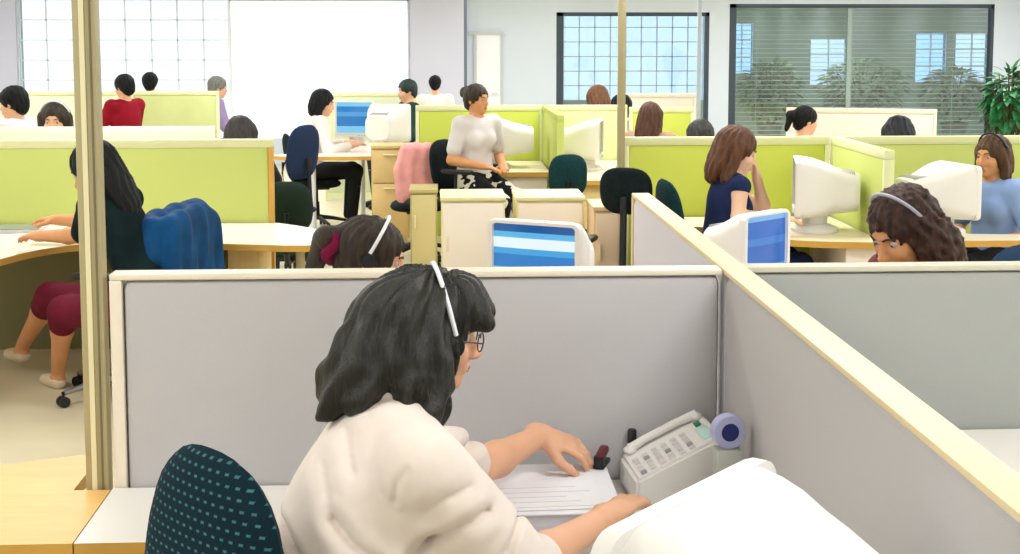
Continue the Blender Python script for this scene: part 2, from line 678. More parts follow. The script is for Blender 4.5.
def person(label, hx, hy, face, zt, lean=12, hyaw=0, hpitch=12, hroll=0, hs=1.0, hair='bob', hcol=HDARK, skin=SKIN, top=None, sleeve=0.55,
           bottom=None, skirt=False, legs=True, h=0.012, hands=None, poles=None, elbows=None, headset=False, faced=True, joints=None, hair_fn=None, group=None,
           shoe=BLACKP, seat=0.47, top_disp=None, top_extra=None, hand_dirs=None, hand_nrm=None, band=PAPER, top_name='shirt', feet=None, bottom_name=None, curl=(0.35, 0.35), chest=1.0,
   knees=None, hlen=0.2, band_y=(-0.012, 0.03), band_r=(0.1, 0.112), band_t=0.0062):
    rz = R(face - 90)
    fw = v3(math.cos(R(face)), math.sin(R(face)), 0)
    ln = R(lean)
    a2 = R(lean + hpitch * 0.4)
    hz = seat + 0.10
    L = (zt - 0.118 * hs - 0.135 * math.cos(a2) - hz) / math.cos(ln)
    if L > 0.60:
        hz += (L - 0.60) * math.cos(ln)
        L = 0.60
    if L < 0.40:
        hz -= (0.40 - L) * math.cos(ln)
        L = 0.40
    back = L * math.sin(ln) + 0.135 * math.sin(a2)
    base = v3(hx, hy, 0) - fw * back
    Rw = rotz(-rz)

    def W(p):
        return Rw @ (np.array(p, float) - base)
    root = empty('person', tuple(base), rz, label, 'person', group)
    J = {}
    J['hip'] = v3(0, 0, hz)
    J['nb'] = J['hip'] + L * v3(0, math.sin(ln), math.cos(ln))
    J['hc'] = J['nb'] + 0.135 * v3(0, math.sin(a2), math.cos(a2))
    if joints:
        for k_, p in joints.items():
            J[k_] = W(p)
    up = unit(J['nb'] - J['hip'])
    if 'shR' not in J:
        for nm, sx in (('shL', -1), ('shR', 1)):
            J[nm] = J['nb'] - up * 0.055 + v3(0.165 * sx, 0.01, 0)
    rt = unit(J['shR'] - J['shL'])
    rt = unit(rt - (rt @ up) * up)
    fwd = np.cross(up, rt)
    Rt = np.stack([rt, fwd, up], 1)
    Rh = rotz(R(hyaw)) @ rotx(-R(hpitch)) @ roty(R(hroll))
    hc = J['hc']

    def HL(x, y, z):
        return hc + Rh @ (v3(x, y, z) * hs)
    hip, nb = J['hip'], J['nb']
    LL = np.linalg.norm(nb - hip)
    # arms
    arms = []
    for i, (nm, sx) in enumerate((('shL', -1), ('shR', 1))):
        sh = J[nm]
        hw = None if hands is None or isinstance(hands, str) else hands[i]
        wr = W(hw) if hw is not None else (v3(0.1 * sx, 0.22, hz + 0.115) if hands == 'lap' else v3(0.17 * sx, 0.40, max(0.80, hz + 0.2)))
        if elbows is not None and elbows[i] is not None:
            el = W(elbows[i])
        else:
            pole = v3(0.6 * sx, -0.5, -1) if poles is None or poles[i] is None else np.array(poles[i], float)
            el = elbow_of(sh, wr, pole)
            if np.linalg.norm(wr - el) > 0.262:
                wr = el + unit(wr - el) * 0.26
        hd = unit(wr - el) if hand_dirs is None or hand_dirs[i] is None else unit(Rw @ np.array(hand_dirs[i], float))
        hn = v3(0, 0, 1) if hand_nrm is None or hand_nrm[i] is None else unit(Rw @ np.array(hand_nrm[i], float))
        arms.append((sh, el, wr, hd, hn, sx))
    # legs
    lg = []
    for i, sx in enumerate((-1, 1)):
        hj = hip + v3(0.085 * sx, 0.03, -0.03)
        kn = v3(0.11 * sx, 0.44, min(hz - 0.02, 0.56)) if knees is None else W(knees[i])
        if feet is not None:
            an = W(feet[i])
        else:
            an = v3(0.11 * sx, 0.40, 0.09)
        lg.append((hj, kn, an, sx))
    s = Sdf(h)
    # head
    s.ell(HL(0, -0.012, 0.03), v3(0.074, 0.092, 0.086) * hs, Rh, 0.02)
    s.ell(HL(0, 0.034, -0.038), v3(0.058, 0.06, 0.078) * hs, Rh, 0.03)
    s.ell(HL(0, 0.076, -0.096), v3(0.024, 0.02, 0.02) * hs, Rh, 0.025)
    s.ell(HL(0, 0.074, 0.026), v3(0.046, 0.02, 0.014) * hs, Rh, 0.02)
    for sx in (-1, 1):
        s.ell(HL(0.036 * sx, 0.064, -0.03), v3(0.022, 0.024, 0.022) * hs, Rh, 0.02)
        s.ell(HL(0.032 * sx, 0.1, 0.006), v3(0.016, 0.018, 0.011) * hs, Rh, 0.014, True)
        s.ell(HL(0.074 * sx, -0.008, -0.012), v3(0.009, 0.02, 0.031) * hs, Rh, 0.008)
    s.cap(HL(0, 0.09, 0.006), HL(0, 0.113, -0.03), 0.0075 * hs, 0.0115 * hs, 0.012)
    s.ell(HL(0, 0.104, -0.036), v3(0.017, 0.011, 0.009) * hs, Rh, 0.008)
    s.ell(HL(0, 0.09, -0.063), v3(0.024, 0.014, 0.012) * hs, Rh, 0.014)
    # neck, trunk
    s.cap(nb - up * 0.02, HL(0, -0.02, -0.06), 0.052, 0.05 * hs, 0.03)
    s.cap(J['shL'], J['shR'], 0.045, 0.045, 0.05)
    s.ell(hip + up * LL * 0.66, (0.143, 0.093, LL * 0.34), Rt, 0.05)
    s.ell(hip + up * LL * 0.3, (0.122, 0.092, LL * 0.33), Rt, 0.05)
    s.ell(hip + up * 0.0, (0.155, 0.118, 0.11), Rt, 0.05)
    for sh, el, wr, hd, hn, sx in arms:
        s.cap(sh, el, 0.047, 0.038, 0.035)
        m_ = el + (wr - el) * 0.3
        s.cap(el, m_, 0.038, 0.04, 0.02)
        s.cap(m_, wr, 0.04, 0.0255, 0.02)
        hand(s, wr, hd, hn, -sx, curl[0] if sx < 0 else curl[1])
    if legs:
        for hj, kn, an, sx in lg:
            s.cap(hj, kn, 0.08, 0.054, 0.05)
            m_ = kn + (an - kn) * 0.3
            s.cap(kn, m_, 0.05, 0.054, 0.03)
            s.cap(m_, an, 0.054, 0.035, 0.03)
            fd = unit(v3(an[0] - hj[0], an[1] - hj[1], 0) + v3(0, 0.01, 0))
            s.cap(an - v3(0, 0, 0.045), an + fd * 0.13 - v3(0, 0, 0.062), 0.038, 0.024, 0.025)
    s.build('body', skin, root)
    # clothes
    if top is not None:
        c = Sdf(h)
        e = 0.011
        c.cap(J['shL'], J['shR'], 0.05 + e, 0.05 + e, 0.04)
        c.ell(hip + up * LL * 0.68, (0.152 + e, (0.098 + e) * chest, LL * 0.33 + e), Rt, 0.05)
        c.ell(hip + up * LL * 0.3, (0.135 + e, 0.1 + e, LL * 0.34), Rt, 0.06)
        c.ell(hip + up * 0.03, (0.158 + e, 0.122 + e, 0.1), Rt, 0.06)
        for sx in (-1, 1):
            c.ell(hip + up * LL * 0.63 + rt * 0.07 * sx + fwd * 0.078, (0.06, 0.052 * chest, 0.062), Rt, 0.05)
        for sh, el, wr, hd, hn, sx in arms:
            sl_ = sleeve[0 if sx < 0 else 1] if hasattr(sleeve, '__len__') else sleeve
            if sl_ <= 0:
                continue
            if sl_ <= 1:
                q = sh + (el - sh) * sl_
                c.cap(sh, q, 0.056 + e, 0.05 + e, 0.03)
            else:
                q = el + (wr - el) * (sl_ - 1)
                c.cap(sh, el, 0.055 + e, 0.047 + e, 0.03)
                c.cap(el, q, 0.047 + e, 0.032 + e, 0.03)
        c.ell(nb + up * 0.035 + fwd * 0.02, (0.058, 0.062, 0.05), Rt, 0.02, True)
        if top_extra:
            top_extra(c, W, J)
        c.build(top_name, top, root, disp=top_disp)
    if bottom is not None and legs:
        c = Sdf(h)
        c.ell(hip + v3(0, 0, -0.005), (0.172, 0.135, 0.115), Rt, 0.05)
        for hj, kn, an, sx in lg:
            if skirt:
                c.cap(hj, kn + (hj - kn) * 0.02, 0.098, 0.08, 0.07)
                c.cap(kn, kn + (an - kn) * 0.16, 0.076, 0.074, 0.04)
            else:
                c.cap(hj, kn, 0.094, 0.068, 0.05)
                c.cap(kn, an + v3(0, 0, 0.02), 0.066, 0.052, 0.03)
        c.build(bottom_name or ('skirt' if skirt else 'trousers'), bottom, root)
        for hj, kn, an, sx in lg:
            c = Sdf(h)
            fd = unit(v3(an[0] - hj[0], an[1] - hj[1], 0) + v3(0, 0.01, 0))
            c.cap(an - v3(0, 0, 0.048), an + fd * 0.135 - v3(0, 0, 0.062), 0.045, 0.03, 0.02)
            c.ell(an - v3(0, 0, -0.0), (0.04, 0.05, 0.05), None, 0.02, True)
            c.build('shoe', shoe, root)
    # hair
    hsdf = Sdf(min(h, 0.011))
    if hair_fn:
        hair_fn(hsdf, W, HL, Rh, hs)
    else:
        hsdf.ell(HL(0, -0.018, 0.032), v3(0.092, 0.108, 0.097) * hs, Rh, 0.02)
        hsdf.ell(HL(0, -0.062, -0.03), v3(0.072, 0.05, 0.075) * hs, Rh, 0.03)
        if hair == 'bob':
            for sx in (-1, 1):
                hsdf.cap(HL(0.078 * sx, -0.005, 0.02), HL(0.088 * sx, -0.005, -0.115), 0.034 * hs, 0.03 * hs, 0.04)
            hsdf.ell(HL(0, -0.065, -0.06), v3(0.09, 0.058, 0.1) * hs, Rh, 0.04)
        if hair in ('long', 'curly'):
            e_ = hlen
            for sx in (-1, 1):
                hsdf.cap(HL(0.08 * sx, -0.01, 0.02), HL(0.1 * sx, -0.02, -e_), 0.034 * hs, 0.032 * hs, 0.04)
            hsdf.ell(HL(0, -0.075, 0.06 - 0.9 * e_), v3(0.1, 0.056, 0.85 * e_) * hs, Rh, 0.04)
        if hair == 'curly':
            for sx in (-1, 1):
                hsdf.ell(HL(0.085 * sx, -0.03, -0.08), v3(0.055, 0.075, 0.1) * hs, Rh, 0.04)
        if hair == 'pony':
            hsdf.path([HL(0, -0.11, 0.05), HL(0, -0.155, 0.02), HL(0, -0.17, -0.12)], [0.025 * hs, 0.036 * hs, 0.018 * hs], 0.02)
        if hair == 'bun':
            hsdf.ell(HL(0, -0.128, 0.045), v3(0.05, 0.045, 0.05) * hs, Rh, 0.01)
        hsdf.ell(HL(0, 0.112, -0.055), v3(0.066, 0.08, 0.112) * hs, Rh, 0.012, True)
    Ri = Rh.T

    def ridges(X, Y, Z):
        dx, dy, dz = X - hc[0], Y - hc[1], Z - hc[2]
        lx = Ri[0, 0] * dx + Ri[0, 1] * dy + Ri[0, 2] * dz
        ly = Ri[1, 0] * dx + Ri[1, 1] * dy + Ri[1, 2] * dz
        lz = Ri[2, 0] * dx + Ri[2, 1] * dy + Ri[2, 2] * dz
        ph = np.arctan2(lx, -ly - 0.02)
        a = 0.0055 if h < 0.006 else 0.0045
        o = a * np.sin(ph * 17 + 1.6 * np.sin(lz * 30)) + 0.5 * a * np.sin(ph * 31 + 2.0 * np.sin(lz * 22 + 1))
        if hair == 'curly':
            o = o + 0.008 * np.sin(lx * 130) * np.sin(ly * 120 + 1) * np.sin(lz * 110)
        return o
    hsdf.build('hair', hcol, root, disp=ridges)
    # face
    if faced:
        for sx in (-1, 1):
            bm = bmesh.new()
            ball(bm, HL(0.032 * sx, 0.0725, 0.004), 0.0125 * hs, 14, 0)
            ball(bm, HL(0.032 * sx, 0.0795, 0.003), 0.0066 * hs, 10, 1)
            finish(bm, 'eye', [EYEW, EYED], root)
        bm = bmesh.new()
        ball(bm, HL(0, 0.0995, -0.0605), v3(0.02, 0.007, 0.0042) * hs, 14, 0, Matrix(Rh.tolist()))
        ball(bm, HL(0, 0.098, -0.068), v3(0.017, 0.0075, 0.0048) * hs, 14, 0, Matrix(Rh.tolist()))
        finish(bm, 'lips', LIP, root)
        for sx in (-1, 1):
            bm = bmesh.new()
            tube(bm, [HL(x * sx, y, z) for x, y, z in ((0.015, 0.094, 0.024), (0.03, 0.091, 0.03), (0.046, 0.08, 0.026))], 0.003 * hs, 6)
            finish(bm, 'eyebrow', hcol, root)
    if headset:
        bm = bmesh.new()
        pts = [HL(band_r[0] * math.cos(a), band_y[0] + band_y[1] * math.sin(a), 0.025 + band_r[1] * math.sin(a)) for a in [PI * i / 20 for i in range(21)]]
        tube(bm, pts, band_t, 8)
        o = finish(bm, 'headset', band, root)
        o['label'] = 'thin headset band over the hair'
        for sx in (-1, 1):
            bm = bmesh.new()
            cyl(bm, HL(0.088 * sx, band_y[0] + 0.002, 0.0), HL(0.108 * sx, band_y[0] + 0.002, 0.0), 0.026 * hs, 0.022 * hs, 16)
            finish(bm, 'ear_pad', BLACKP, o)
    root['_dummy'] = 0
    del root['_dummy']
    return root, W, HL

# ------------------------------------------------------------------ the setting
YW, CEIL = 20.0, 2.75
XL, XR = -7.4, 8.7


def holed_wall(x0, x1, z0, z1, y0, y1, holes):
    bm = bmesh.new()
    xs = sorted({x0, x1, *[v for hl in holes for v in hl[:2]]})
    zs = sorted({z0, z1, *[v for hl in holes for v in hl[2:]]})
    for a, b in zip(xs, xs[1:]):
        run = None
        for c, d in zip(zs, zs[1:]):
            solid = not any(hl[0] <= a and b <= hl[1] and hl[2] <= c and d <= hl[3] for hl in holes)
            if solid:
                run = (run[0], d) if run else (c, d)
            if run and (not solid or d == z1):
                bx(bm, a, b, y0, y1, run[0], run[1])
                run = None
    return bm


bm = bmesh.new()
bx(bm, XL - 0.2, 14, -3.2, 24.4, -0.1, 0)
structure(bm, 'floor', FLOOR)
bm = bmesh.new()
bx(bm, XL - 0.2, 14, -3.2, 24.4, CEIL, CEIL + 0.1)
structure(bm, 'ceiling', CEILM)
bm = bmesh.new()
bx(bm, XL - 0.2, XL, -3.0, YW + 0.2, 0, CEIL)
structure(bm, 'wall_left', WALLW)
bm = bmesh.new()
bx(bm, XR, XR + 0.2, -3.0, YW, 0, CEIL)
structure(bm, 'wall_right', WALLW)
bm = bmesh.new()
bx(bm, XL - 0.2, XR + 0.2, -3.2, -3.0, 0, CEIL)
structure(bm, 'wall_front', WALLW)
WIN = [(-5.84, -2.93, 0.35, 2.32), (-2.93, -0.40, 0.35, 2.32), (1.70, 3.90, 0.1, 2.15), (4.19, 8.06, 0.1, 2.27)]
structure(holed_wall(XL, XR, 0, CEIL, YW, YW + 0.2, WIN), 'wall_back', mat('pale_blue_wall_paint', (206, 214, 222), 0.8, 0.2, var=0.01, vscale=3))
bm = bmesh.new()
bx(bm, XL, -5.86, YW - 0.06, YW, 0, CEIL)
structure(bm, 'pillar_left', LAVW)
bm = bmesh.new()
bx(bm, -0.38, 0.40, YW - 0.22, YW, 0, CEIL, 0.01)
structure(bm, 'pillar_middle', LAVW)
# overexposed glazing on the left: bars and panes
bm = bmesh.new()
x0, x1, z0, z1 = WIN[0]
for i in range(9):
    x = x0 + (x1 - x0) * i / 8
    bx(bm, x - 0.009, x + 0.009, YW + 0.055, YW + 0.083, z0, z1)
for j in range(8):
    z = z0 + (z1 - z0) * j / 7
    bx(bm, x0, x1, YW + 0.055, YW + 0.083, z - 0.009, z + 0.009)
wf = structure(bm, 'window_1', LIGHTF)
bm = bmesh.new()
bx(bm, x0, x1, YW + 0.066, YW + 0.072, z0, z1)
finish(bm, 'glass_pane', glass_mat('pale_blue_glass', (0.84, 0.86, 0.85), 0.04), wf)
bm = bmesh.new()
x0, x1, z0, z1 = WIN[1]
for x in (x0, x1):
    bx(bm, x - 0.02, x + 0.02, YW + 0.05, YW + 0.09, z0, z1)
for z in (z0, z1):
    bx(bm, x0, x1, YW + 0.05, YW + 0.09, z - 0.02, z + 0.02)
wf = structure(bm, 'window_2', WALLW)
bm = bmesh.new()
bx(bm, x0, x1, YW + 0.066, YW + 0.072, z0, z1)
finish(bm, 'glass_pane', GLASS, wf)
# the two dark framed inner windows on the right
for nm, wn, gl, mull in (('window_3', WIN[2], GLASS, []), ('window_4', WIN[3], GLASSG, [5.95])):
    x0, x1, z0, z1 = wn
    bm = bmesh.new()
    for x, t in ((x0, 0.10), (x1 - 0.05, 0.05)):
        bx(bm, x, x + t, YW + 0.0, YW + 0.12, z0, z1)
    bx(bm, x0, x1, YW, YW + 0.12, z1 - 0.055, z1)
    bx(bm, x0, x1, YW, YW + 0.12, z0, z0 + 0.06)
    wf = structure(bm, nm, DARKF)
    for x in mull:
        bm = bmesh.new()
        bx(bm, x - 0.03, x + 0.03, YW + 0.03, YW + 0.08, z0 + 0.05, z1 - 0.05)
        finish(bm, 'mullion', mat('grey_green_bar', (150, 168, 160), 0.5), wf)
    bm = bmesh.new()
    bx(bm, x0 + 0.05, x1 - 0.03, YW + 0.05, YW + 0.056, z0 + 0.03, z1 - 0.03)
    finish(bm, 'glass_pane', gl, wf)
# the passage behind them
GREENGREY = mat('grey_green_paint', (150, 166, 156), 0.8, 0.2, var=0.12, vscale=1.5)
FAR = [(1.9, 4.85, 0.7, 2.2), (5.06, 5.45, 1.15, 2.02), (6.45, 7.1, 0.95, 1.75), (8.3, 8.85, 1.0, 1.85), (9.0, 9.6, 1.0, 1.85)]
structure(holed_wall(0.4, 13.8, 0, CEIL, 24.0, 24.2, FAR), 'wall_passage', GREENGREY)
for x in (0.4, 13.8):
    bm = bmesh.new()
    bx(bm, x - 0.1, x + 0.1, YW + 0.2, 24.2, 0, CEIL)
    structure(bm, 'wall_passage_end', GREENGREY)
bm = bmesh.new()
bx(bm, XR + 0.2, 13.8, YW, YW + 0.2, 0, CEIL)
structure(bm, 'wall_passage_side', GREENGREY)
for i, (a, b, c, d) in enumerate(FAR):
    bm = bmesh.new()
    nx = max(1, round((b - a) / 0.26))
    nz = max(2, round((d - c) / 0.26))
    for k in range(nx + 1):
        x = a + (b - a) * k / nx
        bx(bm, x - 0.010, x + 0.010, 24.02, 24.06, c, d)
    for k in range(nz + 1):
        z = c + (d - c) * k / nz
        bx(bm, a, b, 24.02, 24.06, z - 0.009, z + 0.009)
    wf = structure(bm, 'window_%d' % (5 + i), mat('blue_grey_bar', (214, 226, 242), 0.5, 0.4))
    bm = bmesh.new()
    bx(bm, a, b, 24.045, 24.05, c, d)
    finish(bm, 'glass_pane', GLASSB if i in (1, 3) else glass_mat('sky_glass_%d' % i, (0.74, 0.80, 0.88), 0.05), wf)
# white door in the pale wall between the pillar and the dark window
bm = bmesh.new()
bx(bm, 0.52, 0.56, YW - 0.03, YW, 0, 1.86)
bx(bm, 0.90, 0.94, YW - 0.03, YW, 0, 1.86)
bx(bm, 0.44, 0.94, YW - 0.04, YW, 1.83, 1.88)
d_ = structure(bm, 'door_1', mat('door_frame_grey', (190, 194, 196), 0.5, 0.4))
bm = bmesh.new()
bx(bm, 0.56, 0.90, YW - 0.02, YW - 0.002, 0.01, 1.83)
finish(bm, 'door_leaf', WALLW, d_)
bm = bmesh.new()
cyl(bm, (0.86, YW - 0.06, 1.0), (0.78, YW - 0.06, 1.0), 0.009, n=10)
cyl(bm, (0.86, YW - 0.06, 1.0), (0.86, YW - 0.02, 1.0), 0.009, n=10)
finish(bm, 'door_handle', CHROME, d_)


# ceiling lamps (above the picture; they light the room)
def lamp(x, y, lab, first=None, power=LAMP_W, rz=0.0):
    t = empty('ceiling_light', (x, y, CEIL), rz, lab, 'light', 'recessed ceiling lights')
    bm = bmesh.new()
    for a, b, c, d in ((-0.62, 0.62, -0.32, -0.28), (-0.62, 0.62, 0.28, 0.32), (-0.62, -0.58, -0.28, 0.28), (0.58, 0.62, -0.28, 0.28)):
        bx(bm, a, b, c, d, -0.03, -0.0005)
    finish(bm, 'frame', WALLW, t)
    bm = bmesh.new()
    bx(bm, -0.58, 0.58, -0.28, 0.28, -0.012, -0.001)
    finish(bm, 'diffuser', mat('lamp_diffuser', (255, 250, 240), 0.6, 0.2, emit=1.5), t)
    ld = bpy.data.lights.new('lamp', 'AREA')
    ld.shape = 'RECTANGLE'
    ld.size, ld.size_y = 1.16, 0.56
    ld.energy = power
    ld.color = LAMP_COL
    lo = bpy.data.objects.new('lamp', ld)
    COL.objects.link(lo)
    lo.parent = t
    lo.location = (0, 0, -0.02)


for yy in (-0.8, 2.3, 5.4, 8.5, 11.6, 14.7, 17.8):
    for xx in (-5.4, -2.0, 1.4, 4.8, 7.6):
        lamp(xx, yy, 'square white light panel in the ceiling', power=LAMP_W * (1.4 if yy > 8 else 1.0))
for xx in (2.6, 6.2, 9.8):  # unseen panels added so the passage gets light
    lamp(xx, 22.0, 'added unseen light panel brightening the passage', power=34)


# ------------------------------------------------------------------ poles
def pole(x, y, wd, dp, m, m2, label, z1=CEIL, rz=0.0):
    t = empty('power_pole', (x, y, 0), rz, label, 'pole')
    bm = bmesh.new()
    bx(bm, -wd / 2, wd / 2, -dp / 2, dp / 2, 0.012, z1, 0.004)
    finish(bm, 'shaft', m, t)
    if m2:
        bm = bmesh.new()
        bx(bm, -wd * 0.20, wd * 0.02, -dp / 2 - 0.004, -dp / 2 + 0.001, 0.05, z1 - 0.01)
        finish(bm, 'cable_cover', m2, t)
        bm = bmesh.new()
        bx(bm, wd * 0.22, wd * 0.30, -dp / 2 - 0.003, -dp / 2 + 0.001, 0.05, z1 - 0.01)
        finish(bm, 'groove', mat('dark_groove', (120, 112, 84), 0.6), t)
    bm = bmesh.new()
    bx(bm, -wd / 2 - 0.02, wd / 2 + 0.02, -dp / 2 - 0.02, dp / 2 + 0.02, 0, 0.012)
    finish(bm, 'floor_plate', m, t)
    return t


pole(-0.853, 3.475, 0.056, 0.05, ALU, ALU2, 'wide champagne coloured power pole at the end of the grey screen')
p_ = at(621, 140, 8.47)
pole(p_.x, 8.47, 0.046, 0.04, ALU, None, 'slim olive cream power pole at the end of the lime screen')
p_ = at(465.5, 60, 12.6)
pole(p_.x, 12.6, 0.028, 0.028, mat('dark_pole', (104, 110, 122), 0.5), None, 'thin dark grey pole behind the woman in the patterned skirt')
p_ = at(699, 60, 14.6)
pole(p_.x, 14.6, 0.04, 0.04, mat('pale_pole', (176, 188, 196), 0.5), None, 'pale grey pole in front of the white column between the windows')


# ------------------------------------------------------------------ screens between the desks
def screen(x0, y0, x1, y1, hgt, label, padm, railm, t=0.05, rail=0.045, group=None, ends=(1, 1), post=None, bev=0.008):
    L = math.hypot(x1 - x0, y1 - y0)
    o = empty('desk_screen', (x0, y0, 0), math.atan2(y1 - y0, x1 - x0), label, 'partition', group)
    post = post or railm
    bm = bmesh.new()
    bx(bm, 0.03 if ends[0] else 0.003, L - (0.03 if ends[1] else 0.003), -t / 2, t / 2, 0.09, hgt - rail + 0.001, bev)
    finish(bm, 'fabric_pad', padm, o)
    bm = bmesh.new()
    bx(bm, 0, L, -t / 2 - 0.003, t / 2 + 0.003, hgt - rail, hgt, 0.004)
    finish(bm, 'top_rail', railm, o)
    bm = bmesh.new()
    bx(bm, 0, L, -t / 2 - 0.002, t / 2 + 0.002, 0.02, 0.09)
    finish(bm, 'base_rail', railm, o)
    for e, xx in zip(ends, (0.0, L - 0.03)):
        if e:
            bm = bmesh.new()
            bx(bm, xx, xx + 0.03, -t / 2 - 0.003, t / 2 + 0.003, 0.0, hgt - rail, 0.002)
            finish(bm, 'end_post', post, o)
    return o


HS = 1.275
RAIL = mat('beige_rail', (230, 210, 166), 0.5, 0.35)
screen(-0.812, 3.49, 0.715, 3.49, HS, 'grey fabric screen straight behind the woman in the cream top', GREYF, CREAM, t=0.06, rail=0.016, bev=0.024, ends=(1, 0))
screen(0.752, 3.46, 0.752, 0.9, HS, 'grey screen running toward the camera beside the big white monitor', GREYF, RAIL, t=0.06, rail=0.014, bev=0.024, ends=(0, 1))
screen(0.752, 5.14, 0.752, 3.461, HS, 'grey screen running away beyond the corner, ending near the black chairs', mat('pale_grey_fabric', (214, 212, 218), 0.95, 0.1, bump=0.2, bscale=400), RAIL, t=0.06, rail=0.014, bev=0.024, ends=(1, 0))
screen(0.79, 3.72, 3.0, 3.72, 1.24, 'grey screen below the curly woman with a headset', mat('mid_grey_fabric', (166, 168, 162), 0.95, 0.1, var=0.03, vscale=300, bump=0.25, bscale=500), mat('grey_cream_rail', (204, 200, 178), 0.5), t=0.06, rail=0.016, bev=0.024)
screen(-4.2, 8.4, -0.98, 8.4, 1.235, 'wide lime screen behind the woman in black', GREENF, PALEG, rail=0.05, post=BEECH_EDGE)
screen(1.14, 8.5, 2.41, 8.5, 1.23, 'lime screen behind the woman in the navy dress', GREENY, PALEG, rail=0.05)
screen(2.45, 8.5, 2.45, 7.45, 1.23, 'short lime side screen between the two white monitors', GREENF, PALEG, rail=0.05)
screen(2.49, 8.5, 5.2, 8.5, 1.23, 'lime screen behind the woman in the blue shirt', GREENF, PALEG, rail=0.05)
screen(-0.19, 12.2, 0.92, 12.2, 1.235, 'yellow lime screen behind the woman in the patterned skirt', GREENY, PALEG, rail=0.05)
screen(0.945, 12.2, 0.945, 10.7, 1.235, 'lime side screen seen end on between two far white monitors', GREENF, GREENF, rail=0.05)
screen(0.98, 12.2, 1.66, 12.2, 1.235, 'pale lime screen behind the far monitor next to the slim pole', mat('pale_lime_fabric', (218, 226, 160), 0.95, 0.1), PALEG, rail=0.05)
screen(1.68, 12.2, 2.25, 12.2, 1.215, 'lime screen behind the long brown haired person', GREENY, PALEG, rail=0.05)
screen(-4.4, 9.55, -1.5, 9.55, 1.235, 'pale screen in front of the person in red', mat('cream_lime_fabric', (222, 224, 168), 0.95, 0.1), mat('ivory_rail', (240, 238, 214), 0.5), rail=0.09)
screen(-3.3, 15.3, -2.36, 15.3, 1.235, 'soft green screen beyond the person in red', mat('soft_green_fabric', (200, 206, 140), 0.95, 0.1, var=0.06, vscale=3), PALEG)
screen(-5.9, 15.6, -3.4, 15.6, 1.22, 'soft cream green screen in the far left corner', mat('soft_cream_fabric', (226, 226, 196), 0.95, 0.1), PALEG)
screen(-1.25, 15.6, -0.22, 15.6, 1.2, 'pale green screen behind the small blue monitor', mat('mist_green_fabric', (216, 222, 184), 0.95, 0.1), PALEG)
screen(3.2, 12.7, 4.48, 12.35, 1.18, 'cream white screen in front of the big dark window', mat('ivory_fabric', (236, 224, 208), 0.95, 0.1), CREAM)
screen(1.9, 14.8, 2.75, 14.8, 1.22, 'cream screen below the blue gridded window', mat('ivory_fabric', (236, 224, 208)), CREAM)


# ------------------------------------------------------------------ desks and cabinets
def worktop(bm, poly, z, t=0.035):
    tb = bmesh.new()
    prism(tb, poly, z - t, z)
    for f in tb.faces:
        f.material_index = 0 if f.normal.z > 0.5 else 1
    me = bpy.data.meshes.new('tmp')
    tb.normal_update()
    tb.to_mesh(me)
    tb.free()
    bm.from_mesh(me)
    bpy.data.meshes.remove(me)
    bm.normal_update()
    for f in bm.faces:
        f.material_index = 0 if f.normal.z > 0.5 else 1


def smooth_poly(pts, keep=(), it=2):
    """corner cutting of a polygon, leaving the corners in keep sharp"""
    P = [(Vector(p), i in keep) for i, p in enumerate(pts)]
    for _ in range(it):
        Q = []
        for i, (p, k) in enumerate(P):
            if k:
                Q.append((p, True))
            else:
                a, b = P[i - 1][0], P[(i + 1) % len(P)][0]
                Q.append((p.lerp(a, 0.25), False))
                Q.append((p.lerp(b, 0.25), False))
        P = Q
    return [tuple(p) for p, _ in P]


def desk(label, poly, z, topm, edgem, legs=(), panels=(), legm=ALU, t=0.035, group=None):
    c = Vector((sum(p[0] for p in poly) / len(poly), sum(p[1] for p in poly) / len(poly)))
    o = empty('desk', (c.x, c.y, 0), 0, label, 'desk', group)
    bm = bmesh.new()
    worktop(bm, [(p[0] - c.x, p[1] - c.y) for p in poly], z, t)
    finish(bm, 'worktop', [topm, edgem], o)
    for x, y in legs:
        bm = bmesh.new()
        cyl(bm, (x - c.x, y - c.y, 0.02), (x - c.x, y - c.y, z - t), 0.025, n=16)
        cyl(bm, (x - c.x, y - c.y, 0.0), (x - c.x, y - c.y, 0.02), 0.035, n=16)
        finish(bm, 'leg', legm, o)
    for x0, x1, y0, y1, m in panels:
        bm = bmesh.new()
        bx(bm, x0 - c.x, x1 - c.x, y0 - c.y, y1 - c.y, 0, z - t, 0.003)
        finish(bm, 'side_panel', m, o)
    return o


front = smooth_poly([(-0.815, 3.07), (-0.32, 3.07), (-0.05, 3.03), (0.20, 2.90), (0.27, 2.60), (0.27, 1.2), (0.715, 1.2), (0.715, 3.452), (-0.815, 3.452)], keep=(0, 5, 6, 7, 8))
desk('white topped corner desk where the woman in cream works', front, 0.735, WHITE_LAM, BEECH_EDGE, legs=((-0.76, 3.3), (0.6, 1.3), (0.32, 1.3)), panels=((0.66, 0.688, 1.3, 3.3, WHITE_LAM),))
leaf = smooth_poly([(-0.818, 3.07), (-0.818, 3.44), (-0.91, 3.44), (-0.91, 3.76), (-1.05, 3.70), (-1.35, 3.58), (-1.62, 3.38), (-1.66, 3.15), (-1.5, 3.07)], keep=(0, 1, 2, 3))
desk('rounded beech desk extension left of the white worktop', leaf, 0.735, BEECH, BEECH_EDGE, legs=((-1.3, 3.3), (-0.95, 3.2)))
leftd = smooth_poly([(-3.2, 5.9), (-2.45, 5.9), (-2.25, 6.9), (-2.08, 7.45), (-1.8, 7.62), (-1.2, 7.55), (-0.6, 7.40), (-0.52, 7.75), (-0.70, 8.1), (-0.955, 8.36), (-3.2, 8.36)], keep=(0, 1, 9, 10))
